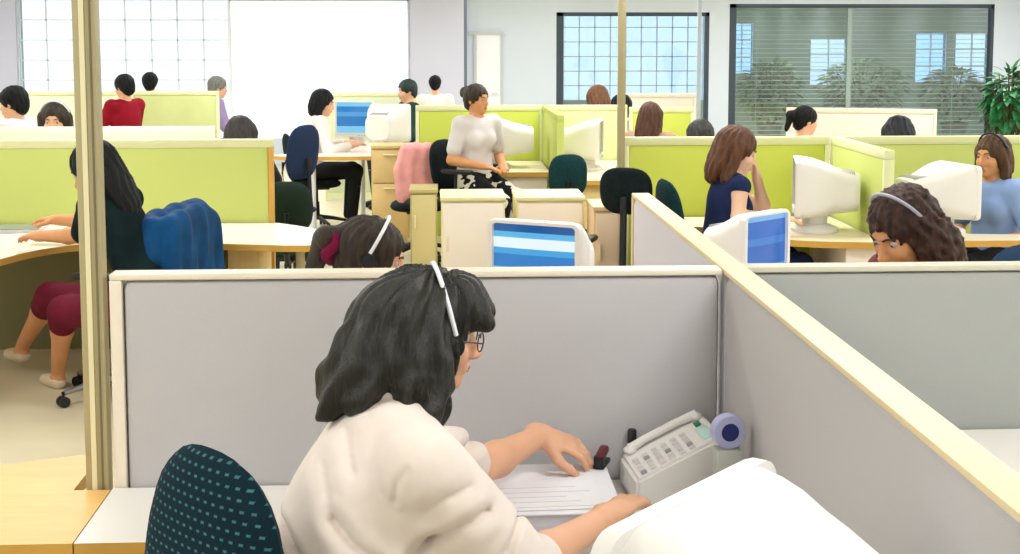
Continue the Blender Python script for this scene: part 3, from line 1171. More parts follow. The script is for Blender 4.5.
desk('curved white and beech desk of the woman in black', leftd, 0.735, mat('warm_white_laminate', (238, 226, 206), 0.4), BEECH_EDGE, legs=((-2.6, 6.1), (-0.75, 7.6)),
     panels=((-1.16, -0.99, 7.72, 8.3, TAN), (-3.1, -1.2, 8.28, 8.31, mat('shaded_board', (128, 124, 86), 0.7))))  # back board: under-desk shade painted in as dark olive
desk('beech desk under the screen where the long haired woman sits', [(0.12, 4.15), (0.685, 4.15), (0.685, 5.7), (0.12, 5.7)], 0.735, BEECH, BEECH_EDGE, legs=((0.18, 4.25), (0.18, 5.6), (0.62, 5.6)))
desk('white desk behind the curly woman, holding a blue screened monitor', [(0.95, 5.12), (1.9, 5.12), (1.9, 6.1), (0.95, 6.1)], 0.735, WHITE_LAM, BEECH_EDGE, legs=((1.0, 5.2), (1.85, 5.2), (1.85, 6.0), (1.0, 6.0)))
desk('white desk strip behind the grey screen at the right edge', [(0.79, 3.0), (3.0, 3.0), (3.0, 3.68), (0.79, 3.68)], 0.785, WHITE_LAM, BEECH_EDGE, legs=((0.85, 3.08), (2.9, 3.08), (2.9, 3.6)))
desk('cream desk in front of the woman in the navy dress', smooth_poly([(1.28, 8.1), (1.72, 7.95), (1.85, 7.45), (2.41, 7.36), (2.41, 8.46), (1.28, 8.46)], keep=(0, 3, 4, 5)), 0.74,
     mat('cream_laminate', (240, 228, 196), 0.4), BEECH_EDGE, legs=((1.35, 8.35), (1.9, 7.52)), panels=((2.22, 2.40, 7.44, 8.2, CREAMBOARD),))
desk('cream desk under the woman in the blue shirt', [(2.49, 7.4), (3.6, 7.4), (3.6, 7.58), (2.98, 7.66), (2.98, 8.46), (2.49, 8.46)], 0.74, mat('cream_laminate', (240, 228, 196)), BEECH_EDGE, legs=((2.56, 7.48), (3.54, 7.46), (2.9, 8.4)))
desk('white desk with thin pale legs where the woman in white sits', smooth_poly([(-1.5, 12.72), (-0.28, 12.72), (-0.25, 14.3), (-0.82, 14.3), (-0.86, 13.1), (-1.5, 13.02)], keep=(1, 2)), 0.745,
     mat('pale_laminate', (244, 236, 220), 0.4), BEECH_EDGE, legs=((-1.14, 12.84), (-0.76, 14.2)), panels=((-0.46, -0.44, 12.8, 14.2, TAN),), legm=mat('pale_leg', (214, 218, 222), 0.4))
desk('cream desk under the far white monitors by the yellow lime screen', [(0.37, 11.15), (0.90, 11.15), (0.90, 12.15), (0.37, 12.15)], 0.75, mat('cream_laminate', (240, 228, 196)), BEECH_EDGE, panels=((0.45, 0.88, 11.2, 11.23, CREAMBOARD),), legs=((0.42, 12.0), (0.84, 12.0)))
desk('cream desk under the far white monitor beside the slim pole', [(0.99, 10.5), (1.65, 10.5), (1.65, 12.15), (0.99, 12.15)], 0.75, mat('cream_laminate', (240, 228, 196)), BEECH_EDGE, panels=((1.02, 1.62, 10.56, 10.59, TAN),), legs=((1.08, 12.0), (1.58, 12.0)))


def cabinet(x0, x1, y0, y1, z, label, m, rows=(1.0,), edge=None, cat='cabinet'):
    o = empty('filing_cabinet', ((x0 + x1) / 2, y0, 0), 0, label, cat)
    wd, dp = x1 - x0, y1 - y0
    bm = bmesh.new()
    bx(bm, -wd / 2, wd / 2, 0.02, dp, 0.05, z - 0.025, 0.003)
    bx(bm, -wd / 2 + 0.02, wd / 2 - 0.02, 0.05, dp - 0.02, 0, 0.05)
    finish(bm, 'body', edge or m, o)
    bm = bmesh.new()
    bx(bm, -wd / 2 - 0.006, wd / 2 + 0.006, 0.0, dp + 0.004, z - 0.025, z, 0.003)
    finish(bm, 'top_panel', edge or m, o)
    zz = 0.06
    tot = z - 0.025 - 0.07
    for fr in rows:
        hh = tot * fr
        bm = bmesh.new()
        bx(bm, -wd / 2 + 0.012, wd / 2 - 0.012, 0.0, 0.0205, zz + 0.004, zz + hh - 0.004, 0.004)
        d = finish(bm, 'drawer' if len(rows) > 1 else 'door', m, o)
        bm = bmesh.new()
        if len(rows) > 1:
            bx(bm, -0.06, 0.06, -0.02, 0.001, zz + hh - 0.05, zz + hh - 0.038, 0.004)
        else:
            bx(bm, -wd / 2 + 0.03, -wd / 2 + 0.042, -0.02, 0.001, zz + hh * 0.6, zz + hh * 0.6 + 0.1, 0.004)
        finish(bm, 'handle', ALU2, d)
        zz += hh
    return o


PALEY = mat('pale_yellow_board', (236, 226, 176), 0.5)
a_, b_ = at(441, 190, 9.0), at(502, 190, 9.0)
cabinet(a_.x, b_.x, 8.6, 9.05, a_.z, 'cream cabinet in front of the patterned skirt', CREAMBOARD, edge=PALEY)
a_, b_ = at(513, 190, 9.0), at(578, 190, 9.0)
cabinet(a_.x, b_.x, 8.6, 9.05, a_.z, 'cream cabinet below the square black chair back', mat('pink_cream_board', (242, 226, 204), 0.55), edge=PALEY)
a_, b_ = at(588, 200, 8.65), at(613, 200, 8.65)
cabinet(a_.x, b_.x, 8.3, 8.7, a_.z, 'narrow pinkish cabinet left of the grey screen end', mat('pinkish_board', (236, 208, 176), 0.55), edge=mat('pinkish_edge', (228, 196, 150), 0.5))
a_, b_ = at(371, 146, 12.3), at(409, 146, 12.3)
cabinet(a_.x, b_.x, 12.3, 12.69, a_.z, 'beech drawer cabinet at the end of the white desk', mat('beech_front', (226, 194, 132), 0.5, var=0.06, vscale=5), rows=(0.62, 0.38), edge=TAN)
a_, b_ = at(411, 184, 10.6), at(437, 184, 10.6)
cabinet(a_.x, b_.x, 10.2, 10.6, a_.z, 'olive tan cabinet below the pink garment', mat('olive_tan_board', (206, 190, 134), 0.55), edge=mat('olive_tan_edge', (186, 170, 112), 0.5))


# ------------------------------------------------------------------ office chairs
def chair(x, y, face, label, backm, seatm=None, arms=False, top=1.0, wd=0.44, ht=0.46, group=None, tilt=8, base=True, bend=0.35, z_seat=0.47, basem=BLACKP, boff=0.25, sq=2.9, spin=0.3, spread=1.0):
    """face: direction the sitter looks, degrees from +x"""
    o = empty('office_chair', (x, y, 0), R(face - 90), label, 'chair', group)
    seatm = seatm or backm
    for k in range(5):
        a = 2 * PI * k / 5 + spin
        bm = bmesh.new()
        c, s_ = math.cos(a), math.sin(a)
        sp_ = spread
        tube(bm, [(0.03 * c, 0.03 * s_, 0.115), (0.15 * c, 0.15 * s_, 0.10), (0.285 * sp_ * c, 0.285 * sp_ * s_, 0.072)], [0.022, 0.019, 0.013], 10)
        lg = finish(bm, 'leg', basem, o)
        bm = bmesh.new()
        p = Vector((0.29 * sp_ * c, 0.29 * sp_ * s_, 0.028))
        q = Vector((-s_, c, 0))
        for sg in (-1, 1):
            cyl(bm, p + q * 0.006 * sg, p + q * 0.026 * sg, 0.027, n=16)
        cyl(bm, p - q * 0.012, p + q * 0.012, 0.01, n=8)
        cyl(bm, p + Vector((0, 0, 0.02)), p + Vector((0, 0, 0.05)), 0.008, n=8)
        finish(bm, 'caster', BLACKP, lg)
    bm = bmesh.new()
    cyl(bm, (0, 0, 0.09), (0, 0, 0.26), 0.034, 0.03)
    cyl(bm, (0, 0, 0.26), (0, 0, z_seat - 0.07), 0.02)
    box(bm, (0, 0, z_seat - 0.075), (0.2, 0.24, 0.03), 0.01)
    finish(bm, 'gas_column', BLACKP, o)
    bm = bmesh.new()
    pad(bm, 0.47, 0.46, 0.085, Matrix.Translation((0, 0.0, z_seat - 0.03)) @ Matrix.Rotation(R(90), 4, 'X'), n=4)
    finish(bm, 'seat', seatm, o, 60)
    M = Matrix.Translation((0, -boff, top - ht / 2)) @ Matrix.Rotation(R(tilt), 4, 'X')
    bm = bmesh.new()
    tube(bm, [(0, -0.08, z_seat - 0.08), (0, -boff - 0.03, z_seat - 0.07), (0, -boff - 0.075, z_seat), (0, -boff - 0.055, top - ht * 0.6)], 0.02, 8)
    finish(bm, 'back_bracket', BLACKP, o)
    bm = bmesh.new()
    pad(bm, wd, ht, 0.085, Matrix.Identity(4), n=sq, bend=bend)
    b = finish(bm, 'backrest', backm, o, 60)
    b.matrix_local = M
    if arms:
        for sx in (-1, 1):
            bm = bmesh.new()
            tube(bm, [(0.2 * sx, -0.02, z_seat - 0.06), (0.27 * sx, -0.02, z_seat - 0.03), (0.275 * sx, -0.01, z_seat + 0.18)], 0.014, 8)
            box(bm, (0.275 * sx, 0.0, z_seat + 0.195), (0.06, 0.27, 0.035), 0.014)
            finish(bm, 'armrest', BLACKP, o)
    return o


def chair_back_at(px, py_top, Y, face, label, backm, boff=0.25, **kw):
    """place a chair by the top middle of its backrest"""
    q = at(px, py_top, Y)
    return chair(q.x + boff * math.cos(R(face)), q.y + boff * math.sin(R(face)), face, label, backm, top=q.z, boff=boff, **kw)


# ------------------------------------------------------------------ tube monitors
def monitor(loc, ang, label, scr, wd=0.42, ht=0.36, dp=0.40, base=True, riser=0.0, on=True, body=CRTW, tilt=0.0, round_=0.05):
    """ang: direction the screen looks, degrees from +x; loc: the point it stands on"""
    o = empty('computer_monitor', loc, R(ang + 90), label, 'monitor')
    sb = 0.085 + riser
    zc = sb + ht / 2
    bm = bmesh.new()
    if riser:
        box(bm, (0, 0.06, riser / 2), (wd * 0.95, dp * 0.8, riser), 0.012)
    lathe(bm, [(0.135, riser), (0.135, riser + 0.018), (0.11, riser + 0.03), (0.07, riser + 0.045), (0.075, sb + 0.01)], (0, 0.10, 0), 24)
    finish(bm, 'stand', body, o)
    # housing: lofted rounded sections from the front frame to the narrow back
    secs = []
    for q, k, kz, dz in ((0.0, 0.99, 0.98, 0), (0.05, 1.0, 1.0, 0), (0.13, 0.99, 0.99, 0), (0.24, 0.965, 0.965, -0.002), (0.36, 0.915, 0.92, -0.006), (0.48, 0.84, 0.86, -0.01), (0.6, 0.75, 0.79, -0.014), (0.72, 0.68, 0.73, -0.018), (0.86, 0.63, 0.68, -0.02), (0.96, 0.60, 0.65, -0.022), (1.0, 0.55, 0.6, -0.022)):
        r_ = min(round_ * (1 + 1.4 * q), wd * k * 0.3)
        secs.append([(x, q * dp, zc + dz + z) for x, z in rrect(wd * k, ht * kz, r_, 6)])
    bm = bmesh.new()
    loft(bm, secs)
    hs_ = finish(bm, 'housing', body, o, 50)
    bm = bmesh.new()
    for i in range(7):
        zt_ = zc - 0.019 + ht * (0.365 - 0.14 * 0.035 * i)
        bx(bm, -wd * 0.2, wd * 0.2, dp * (0.70 + 0.035 * i), dp * (0.712 + 0.035 * i), zt_ - 0.03, zt_ + 0.002)
    finish(bm, 'vent', CRTV, hs_)
    # bezel ring in front
    bm = bmesh.new()
    outer = rrect(wd, ht, round_ * 0.55, 6)
    inner = rrect(wd * 0.89, ht * 0.85, 0.014, 6)
    N = len(outer)
    loft(bm, [[(x, 0.012, zc + z) for x, z in outer], [(x, -0.012, zc + z) for x, z in outer], [(x * 0.985, -0.02, zc + z * 0.985) for x, z in outer],
              [(x, -0.02, zc + 0.012 + z) for x, z in inner], [(x * 0.99, -0.004, zc + 0.012 + z * 0.99) for x, z in inner]], cap1=False)
    finish(bm, 'bezel', body, o, 40)
    bm = bmesh.new()
    tb = bmesh.new()
    g = 8
    V_ = [[tb.verts.new(((i / g - 0.5) * wd * 0.885, -0.006 - 0.007 * (1 - (2 * i / g - 1) ** 2) * (1 - (2 * j / g - 1) ** 2), (j / g - 0.5) * ht * 0.845)) for j in range(g + 1)] for i in range(g + 1)]
    for i in range(g):
        for j in range(g):
            tb.faces.new((V_[i][j], V_[i + 1][j], V_[i + 1][j + 1], V_[i][j + 1]))
    merge(bm, tb)
    s_ = finish(bm, 'screen', scr, o, 80, loc=(0, 0, zc + 0.012))
    bm = bmesh.new()
    for k in range(4):
        cyl(bm, (wd * (0.12 + 0.07 * k), -0.024, zc - ht * 0.45), (wd * (0.12 + 0.07 * k), -0.018, zc - ht * 0.45), 0.006, n=10)
    finish(bm, 'button', CRTV, o)
    return o


SCR_OFF = mat('dark_screen', (40, 48, 50), 0.12, 0.5)
SCR_A = screen_mat('screen_blue_bands', [(0, (150, 222, 240)), (0.30, (120, 200, 236)), (0.44, (30, 120, 196)), (0.62, (60, 160, 220)), (0.70, (230, 245, 252)), (0.84, (90, 180, 230)), (0.92, (18, 84, 150))], 2, -0.14, 0.14)
SCR_B = screen_mat('screen_royal_blue', [(0, (90, 160, 220)), (0.25, (30, 96, 186)), (0.55, (56, 120, 200)), (0.66, (30, 100, 190)), (0.9, (120, 176, 224))], 2, -0.14, 0.14)
SCR_C = screen_mat('screen_sky_blue', [(0, (130, 200, 235)), (0.2, (28, 120, 190)), (0.55, (80, 160, 215)), (0.7, (40, 130, 200)), (0.9, (130, 205, 240))], 2, -0.14, 0.14)

# ------------------------------------------------------------------ the woman in the foreground
CF = R(42)
chair(-0.445 + 0.25 * math.cos(CF), 2.55 + 0.25 * math.sin(CF), 42, 'dark teal office chair with pale dots behind the woman in cream', dotted_mat(), top=1.10, wd=0.44, ht=0.56, bend=0.5, tilt=-6, sq=2.5)


def front_hair(s, W, HL, Rh, hs):
    s.ell(HL(0, -0.018, 0.03), v3(0.098, 0.113, 0.102) * hs, Rh, 0.02)
    s.ell(HL(0, -0.055, -0.03), v3(0.092, 0.075, 0.09) * hs, Rh, 0.04)
    s.ell(HL(0, 0.134, -0.06), v3(0.125, 0.088, 0.118) * hs, Rh, 0.012, True)
    # fringe
    s.cap(HL(-0.03, 0.06, 0.09), HL(0.0, 0.108, 0.062), 0.034, 0.016, 0.03)
    s.cap(HL(0.03, 0.05, 0.09), HL(0.055, 0.105, 0.046), 0.032, 0.009, 0.03)
    s.cap(HL(0.0, 0.06, 0.09), HL(0.03, 0.116, 0.05), 0.03, 0.010, 0.03)
    # near side of the bob, down past the jaw
    s.path([W(at(418, 310, 2.80)), W(at(424, 360, 2.775)), W(at(425, 405, 2.765)), W(at(427, 426, 2.77))], [0.05, 0.055, 0.040, 0.016], 0.04)
    s.path([W(at(405, 320, 2.79)), W(at(402, 360, 2.775)), W(at(404, 380, 2.77))], [0.06, 0.05, 0.028], 0.04)
    # back of the bob, flicking outwards
    s.path([W(at(385, 315, 2.82)), W(at(362, 365, 2.80)), W(at(345, 392, 2.79)), W(at(327, 410, 2.79))], [0.06, 0.05, 0.04, 0.018], 0.05)
    s.path([W(at(380, 330, 2.90)), W(at(370, 380, 2.93)), W(at(352, 400, 2.93))], [0.07, 0.055, 0.03], 0.05)
    s.path([W(at(375, 350, 2.78)), W(at(370, 385, 2.765)), W(at(352, 405, 2.765))], [0.05, 0.04, 0.018], 0.04)
    for (ax_, ay_), (bx2, by2), (cx_, cy_), yy in (((350, 360), (336, 395), (318, 417), 2.75), ((358, 370), (346, 400), (331, 419), 2.74), ((365, 370), (360, 398), (350, 412), 2.73), ((398, 365), (402, 385), (398, 400), 2.72),
                                               ((410, 380), (412, 412), (420, 432), 2.715), ((430, 380), (434, 412), (440, 431), 2.715), ((440, 360), (446, 388), (441, 412), 2.74), ((345, 340), (330, 372), (321, 396), 2.80)):
        s.path([W(at(ax_, ay_, yy + 0.01)), W(at(bx2, by2, yy)), W(at(cx_, cy_, yy))], [0.022, 0.016, 0.005], 0.02)


def seg_d(X, Z, a, b):
    ax, az, bx_, bz = a[0], a[1], b[0] - a[0], b[1] - a[1]
    t = np.clip(((X - ax) * bx_ + (Z - az) * bz) / max(bx_ * bx_ + bz * bz, 1e-9), 0, 1)
    return np.hypot(X - ax - t * bx_, Z - az - t * bz)


FOLDS = []
for pts, wd_, dp_ in ((((334, 512), (353, 530), (380, 547), (400, 562)), 0.014, 0.010), (((408, 556), (440, 528), (462, 514), (486, 503)), 0.015, 0.013), (((280, 534), (300, 553)), 0.012, 0.012), (((408, 455), (398, 470), (396, 490)), 0.006, 0.0025), (((322, 470), (330, 500), (345, 520)), 0.018, 0.003), (((425, 500), (445, 485), (470, 478)), 0.016, 0.006), (((505, 545), (520, 520), (528, 508)), 0.010, 0.008), (((345, 440), (352, 470)), 0.016, 0.005)):
    q = [at(a, b, 2.65) for a, b in pts]
    FOLDS.append(([(v.x, v.z) for v in q], wd_, dp_))
    FOLDS.append(([(v.x, v.z) for v in q], 0.0055, dp_ * 0.6))
FRZ, FBASE = R(32 - 90), None


def knit_disp(X, Y, Z):
    b = KNIT_BASE
    wx = b[0] + math.cos(FRZ) * X - math.sin(FRZ) * Y
    o = 0.003 * np.sin(40 * X + 25 * Z + 3 * np.sin(18 * Y)) * np.sin(22 * Z - 14 * Y)
    for q, wd_, dp_ in FOLDS:
        d = np.full(X.shape, 9.0)
        for u, v in zip(q, q[1:]):
            d = np.minimum(d, seg_d(wx, Z, u, v))
        o = o + dp_ * np.exp(-(d / wd_) ** 2) - 0.25 * dp_ * np.exp(-((d - 2.2 * wd_) / wd_) ** 2)
    return o


def knit_extra(c, W, J):
    """fuller body and a loose near sleeve"""
    KNIT_BASE[:] = [v for v in (np.array([0, 0, 0]) - rotz(-FRZ).T @ W((0, 0, 0)))]
    c.ell(W((-0.168, 2.735, 0.80)), (0.178, 0.14, 0.21), None, 0.08)
    sh, el = J['shR'], W((0.155, 2.69, 0.805))
    c.cap(sh + (el - sh) * 0.15 - v3(0, 0, 0.01), el + v3(0, 0, -0.02), 0.072, 0.078, 0.05)
    c.cap(sh + v3(0, 0, 0.0), (J['nb'] + sh) / 2, 0.062, 0.058, 0.05)
    up = unit(J['nb'] - J['hip'])
    a1 = unit(np.cross(up, v3(0, 0, 1)))
    a2_ = np.cross(up, a1)
    ring = [J['nb'] + up * 0.012 + (a1 * math.cos(t) + a2_ * math.sin(t)) * 0.068 for t in [2 * PI * q / 16 for q in range(17)]]
    c.path(ring, [0.011] * 17, 0.008)


KNIT_BASE = [0, 0, 0]
hd = at(428, 330, 2.88)
FW, FWW, FHL = person(
    'woman in a cream top with a dark bob working at the nearest desk', hd.x, hd.y, 32, 1.4, lean=28, hyaw=-22, hpitch=13, hroll=4, hs=1.0, skin=SKIN, hcol=mat('front_dark_hair', (32, 30, 23), 0.38, 0.5, var=0.75, vscale=16, bump=0.9, bscale=70, stretch=(5, 5, 0.5)),
    top=KNIT, sleeve=(0.86, 1.22), bottom=mat('dark_trousers', (40, 42, 52), 0.9, 0.2), h=0.0052, headset=True, hair_fn=front_hair, band_y=(0.036, -0.056), band_r=(0.106, 0.1145), band_t=0.0052, top_disp=knit_disp, top_extra=knit_extra, top_name='knit_top',
    joints={'hip': (-0.28, 2.64, 0.55), 'nb': (-0.105, 2.80, 1.12), 'hc': tuple(hd), 'shL': (-0.15, 2.95, 1.055), 'shR': (-0.035, 2.63, 1.045)},
    elbows=((0.085, 3.13, 0.87), (0.155, 2.69, 0.805)), hands=((0.25, 3.345, 0.885), (0.36, 2.90, 0.835)),
    hand_dirs=((0.93, 0.10, -0.34), (0.60, 0.74, 0.12)), hand_nrm=((0.3, -0.35, 0.9), (-0.2, -0.2, 1)), curl=(0.38, 0.3), chest=1.1)
bm = bmesh.new()
for sx in (-1, 1):
    tube(bm, [FHL(0.033 * sx + 0.024 * math.cos(a), 0.108 - 0.012 * abs(math.cos(a)) * 0, 0.002 + 0.019 * math.sin(a)) for a in [2 * PI * i / 20 for i in range(20)]], 0.0016, 6, closed=True)
    tube(bm, [FHL(0.057 * sx, 0.106, 0.006), FHL(0.078 * sx, 0.06, 0.008), FHL(0.086 * sx, -0.01, 0.0)], 0.0016, 6)
tube(bm, [FHL(-0.01, 0.111, 0.006), FHL(0, 0.114, 0.009), FHL(0.01, 0.111, 0.006)], 0.0016, 6)
o = finish(bm, 'glasses', mat('glasses_frame', (70, 50, 44), 0.35), FW)

# papers, telephone and small things on her desk
o = empty('document_binder', (0.255, 3.235, 0.735), 0, 'thick white stack of documents under the hand of the woman in cream', 'documents')
bm = bmesh.new()
bx(bm, -0.165, 0.155, -0.19, 0.165, 0.0, 0.055, 0.002)
finish(bm, 'sheets', PAPERE, o)
bm = bmesh.new()
bx(bm, -0.17, 0.16, -0.195, 0.17, 0.0555, 0.059, 0.001)
finish(bm, 'cover', PAPER, o)
o = empty('paper_sheet', (0.235, 3.16, 0.7955), R(3), 'single printed sheet lying on the document stack', 'paper')
bm = bmesh.new()
bx(bm, -0.14, 0.14, -0.1, 0.1, 0, 0.0012)
finish(bm, 'sheet', PAPER, o)
bm = bmesh.new()
for i in range(5):
    bx(bm, -0.12, 0.12 - 0.03 * (i % 3), -0.082 + 0.034 * i, -0.079 + 0.034 * i, 0.0012, 0.0016)
finish(bm, 'printed_lines', PRINT, o)
o = empty('paper_sheet', (0.30, 2.885, 0.7355), R(-12), 'loose sheet on the desk nearest the camera', 'paper')
bm = bmesh.new()
bx(bm, -0.105, 0.105, -0.1, 0.1, 0, 0.0012)
finish(bm, 'sheet', PAPER, o)
bm = bmesh.new()
for i in range(7):
    bx(bm, -0.085, 0.085 - 0.03 * (i % 2), -0.07 + 0.02 * i, -0.066 + 0.02 * i, 0.0012, 0.0016)
finish(bm, 'printed_lines', PRINT, o)

# telephone, sloping up towards the corner
o = empty('desk_telephone', (0.462, 3.322, 0.736), R(4), 'white desk telephone with a keypad beside the monitor', 'telephone')
S0, S1, LN, WD = 0.072, 0.176, 0.212, 0.205          # low front and high back of the case


def tz(x):
    return S0 + (S1 - S0) * x / LN


bm = bmesh.new()
sec = []
for y in (-WD / 2, WD / 2):
    sec.append([(0, y, 0.0), (LN, y, 0.0), (LN, y, S1), (0, y, S0)])
loft(bm, sec)
tb = bmesh.new()
tb.from_mesh(bpy.data.meshes.new('t'))
bmesh.ops.bevel(bm, geom=bm.edges[:], offset=0.008, segments=2, affect='EDGES')
finish(bm, 'case', CRTW, o)
sl = math.atan2(S1 - S0, LN)
rotk = Matrix.Rotation(-sl, 4, 'Y')
for i in range(6):
    for j in range(5):
        bm = bmesh.new()
        x = 0.022 + 0.0235 * i
        box(bm, (x, -0.08 + 0.025 * j, tz(x) + 0.002), (0.015, 0.016, 0.006), 0.0018, rotk)
        finish(bm, 'key', mat('key_dark_grey', (150, 146, 150), 0.5) if (i * 5 + j * 3) % 7 == 0 else mat('key_grey', (214, 208, 206), 0.5), o)
bm = bmesh.new()
box(bm, (0.182, -0.03, tz(0.182) + 0.002), (0.028, 0.09, 0.006), 0.002, rotk)
d_ = finish(bm, 'display', mat('pale_cyan_display', (196, 226, 222), 0.3), o)
bm = bmesh.new()
box(bm, (0.182, 0.04, tz(0.182) + 0.003), (0.016, 0.03, 0.006), 0.002, rotk)
finish(bm, 'indicator_label', mat('green_label', (40, 120, 92), 0.5), o)
bm = bmesh.new()
hx_ = 0.079
tube(bm, [(0.02, hx_, tz(0.02) + 0.012), (0.06, hx_, tz(0.06) + 0.018), (0.14, hx_, tz(0.14) + 0.018), (0.19, hx_, tz(0.19) + 0.012)], [0.013, 0.010, 0.010, 0.013], 12)
for x in (0.022, 0.188):
    ball(bm, (x, hx_, tz(x) + 0.008), (0.018, 0.018, 0.012), 14)
finish(bm, 'handset', mat('handset_white', (226, 222, 216), 0.45), o)
# stand with the tape roll, in the corner
TP = at(728, 431, 3.11)
CH = TP.z - 0.0395 - 0.736
o = empty('desk_caddy', (TP.x, 3.11, 0.736), 0, 'small pale grey caddy beside the telephone in the screen corner', 'caddy')
bm = bmesh.new()
bx(bm, -0.03, 0.03, -0.028, 0.028, 0.0, CH, 0.004)
finish(bm, 'body', mat('pale_grey_green_plastic', (196, 200, 190), 0.5), o)
bm = bmesh.new()
bx(bm, -0.024, 0.024, -0.031, -0.0275, 0.02, 0.06)
finish(bm, 'drawer', mat('caddy_drawer', (180, 186, 176), 0.5), o)
o = empty('tape_roll', (TP.x, 3.11, 0.7365 + CH), R(8), 'lavender tape roll with a navy core standing on the grey caddy', 'tape roll')
Ry = Matrix.Rotation(R(90), 4, 'X')
bm = bmesh.new()
lathe(bm, [(0.021, -0.016), (0.038, -0.016), (0.0395, -0.012), (0.0395, 0.012), (0.038, 0.016), (0.021, 0.016), (0.021, -0.016)], (0, 0, 0.0395), 32, M=Ry)
finish(bm, 'tape', mat('lavender_plastic', (186, 188, 226), 0.35), o)
bm = bmesh.new()
lathe(bm, [(0.012, -0.0165), (0.0209, -0.0165), (0.0209, 0.0165), (0.012, 0.0165)], (0, 0, 0.0395), 24, M=Ry)
finish(bm, 'core', mat('navy_core', (36, 44, 110), 0.4), o)
o = empty('small_bottle', tuple(at(632, 441, 3.446).xy) + (0.736,), 0, 'small bottle with a black cap behind the telephone', 'bottle')
bm = bmesh.new()
lathe(bm, [(0.0, 0.0), (0.016, 0.0), (0.017, 0.004), (0.017, 0.085), (0.009, 0.1), (0.009, 0.1)], n=20)
finish(bm, 'body', mat('smoky_plastic', (170, 186, 180), 0.3), o)
bm = bmesh.new()
lathe(bm, [(0.0115, 0.098), (0.0115, 0.128), (0.009, 0.132), (0, 0.132)], n=20)
finish(bm, 'cap', BLACKP, o)
o = empty('stapler', (0.405, 3.385, 0.7945), R(70), 'small maroon stapler at the fingertips of the woman in cream', 'stapler')
bm = bmesh.new()
box(bm, (0, 0, 0.006), (0.075, 0.028, 0.012), 0.004)
finish(bm, 'base', BLACKP, o)
bm = bmesh.new()
box(bm, (-0.002, 0, 0.030), (0.07, 0.024, 0.02), 0.007, Matrix.Rotation(R(-9), 4, 'Y'))
finish(bm, 'top_arm', mat('maroon_plastic', (96, 26, 36), 0.4), o)
bm = bmesh.new()
box(bm, (-0.031, 0, 0.018), (0.012, 0.026, 0.03), 0.003)
finish(bm, 'hinge', BLACKP, o)

# the big monitor at the bottom right, turned to the woman
m1, m2 = at(771, 451, 2.05), at(599, 541, 1.70)
mc = (m1 + m2) / 2
ang = math.degrees(math.atan2(m1.x - m2.x, -(m1.y - m2.y)))
mw = (m1 - m2).length
monitor((mc.x, mc.y, 0.736), ang, 'large white monitor nearest the camera, seen from behind', SCR_OFF, wd=mw, ht=0.40, dp=0.36, riser=mc.z - 0.736 - 0.085 - 0.40, round_=0.085)

# ------------------------------------------------------------------ the middle of the room
p = at(372, 255, 4.7)
W2, _, HL2 = person('woman with a maroon hair tie, only her head above the front screen', p.x, p.y, 8, at(372, 220, 4.7).z, lean=14, hpitch=16, hyaw=-6, hair='pony', hcol=HDARK, skin=SKIN, top=mat('white_cotton', (240, 236, 232), 0.9), bottom=mat('dark_trousers', (40, 42, 52)), h=0.008, headset=True, hs=1.08)
bm = bmesh.new()
tube(bm, [HL2(0.04 * math.cos(a), -0.128 + 0.012 * math.sin(3 * a), 0.0 + 0.04 * math.sin(a)) for a in [2 * PI * i / 24 for i in range(24)]], 0.021, 10, closed=True)
finish(bm, 'hair_tie', mat('maroon_velvet', (120, 20, 62), 0.9, 0.2), W2)
p = at(535, 250, 5.15)
monitor((p.x, p.y, 0.736), 240, 'monitor with a bright blue banded screen behind the front screen', SCR_A, wd=0.385, ht=0.35, dp=0.30, riser=0.0)
p = at(764, 246, 5.6)
monitor((p.x, p.y, 0.736), -48, 'monitor with a royal blue screen beside the curly woman', SCR_B, wd=0.32, ht=0.32, dp=0.25, riser=0.0)

p = at(903, 226, 4.75)
person('woman with curly brown hair and a headset behind the right grey screen', p.x, p.y, 200, at(905, 190, 4.75).z, lean=14, hpitch=30, hyaw=6, hair='curly', hcol=hair_mat('curly_brown_hair', (62, 38, 28), 0.7), skin=SKIN3, top=mat('maroon_cotton', (110, 60, 60), 0.9), bottom=mat('dark_trousers', (40, 42, 52)), h=0.008, headset=True, hs=1.18, band=mat('grey_band', (176, 172, 186), 0.4))

NAVY = mat('navy_cotton', (30, 42, 82), 0.9, 0.2, var=0.2, vscale=12)
p = at(737, 152, 7.8)
person('woman in a sleeveless navy dress resting her chin on her hand', p.x, p.y, 6, at(735, 128, 7.8).z, lean=7, hpitch=20, hyaw=-6, hair='long', hcol=hair_mat('auburn_hair', (92, 56, 32), 0.5), skin=SKIN2, top=NAVY, sleeve=0, bottom=NAVY, skirt=True, h=0.009, top_name='dress_top', hs=1.08, hlen=0.155,
       hands=(tuple(at(757, 178, 7.90)), tuple(at(778, 219, 7.62))), elbows=(tuple(at(765, 214, 8.0)), tuple(at(738, 218, 7.58))), hand_dirs=((-0.25, -0.15, 1), None), hand_nrm=((1, 0, 0.2), None), headset=False)
chair(at(716, 200, 7.8).x, 7.8, 6, 'dark green office chair of the woman in the navy dress', TEALF, top=at(690, 178, 7.8).z, wd=0.42, ht=0.5, boff=0.27)

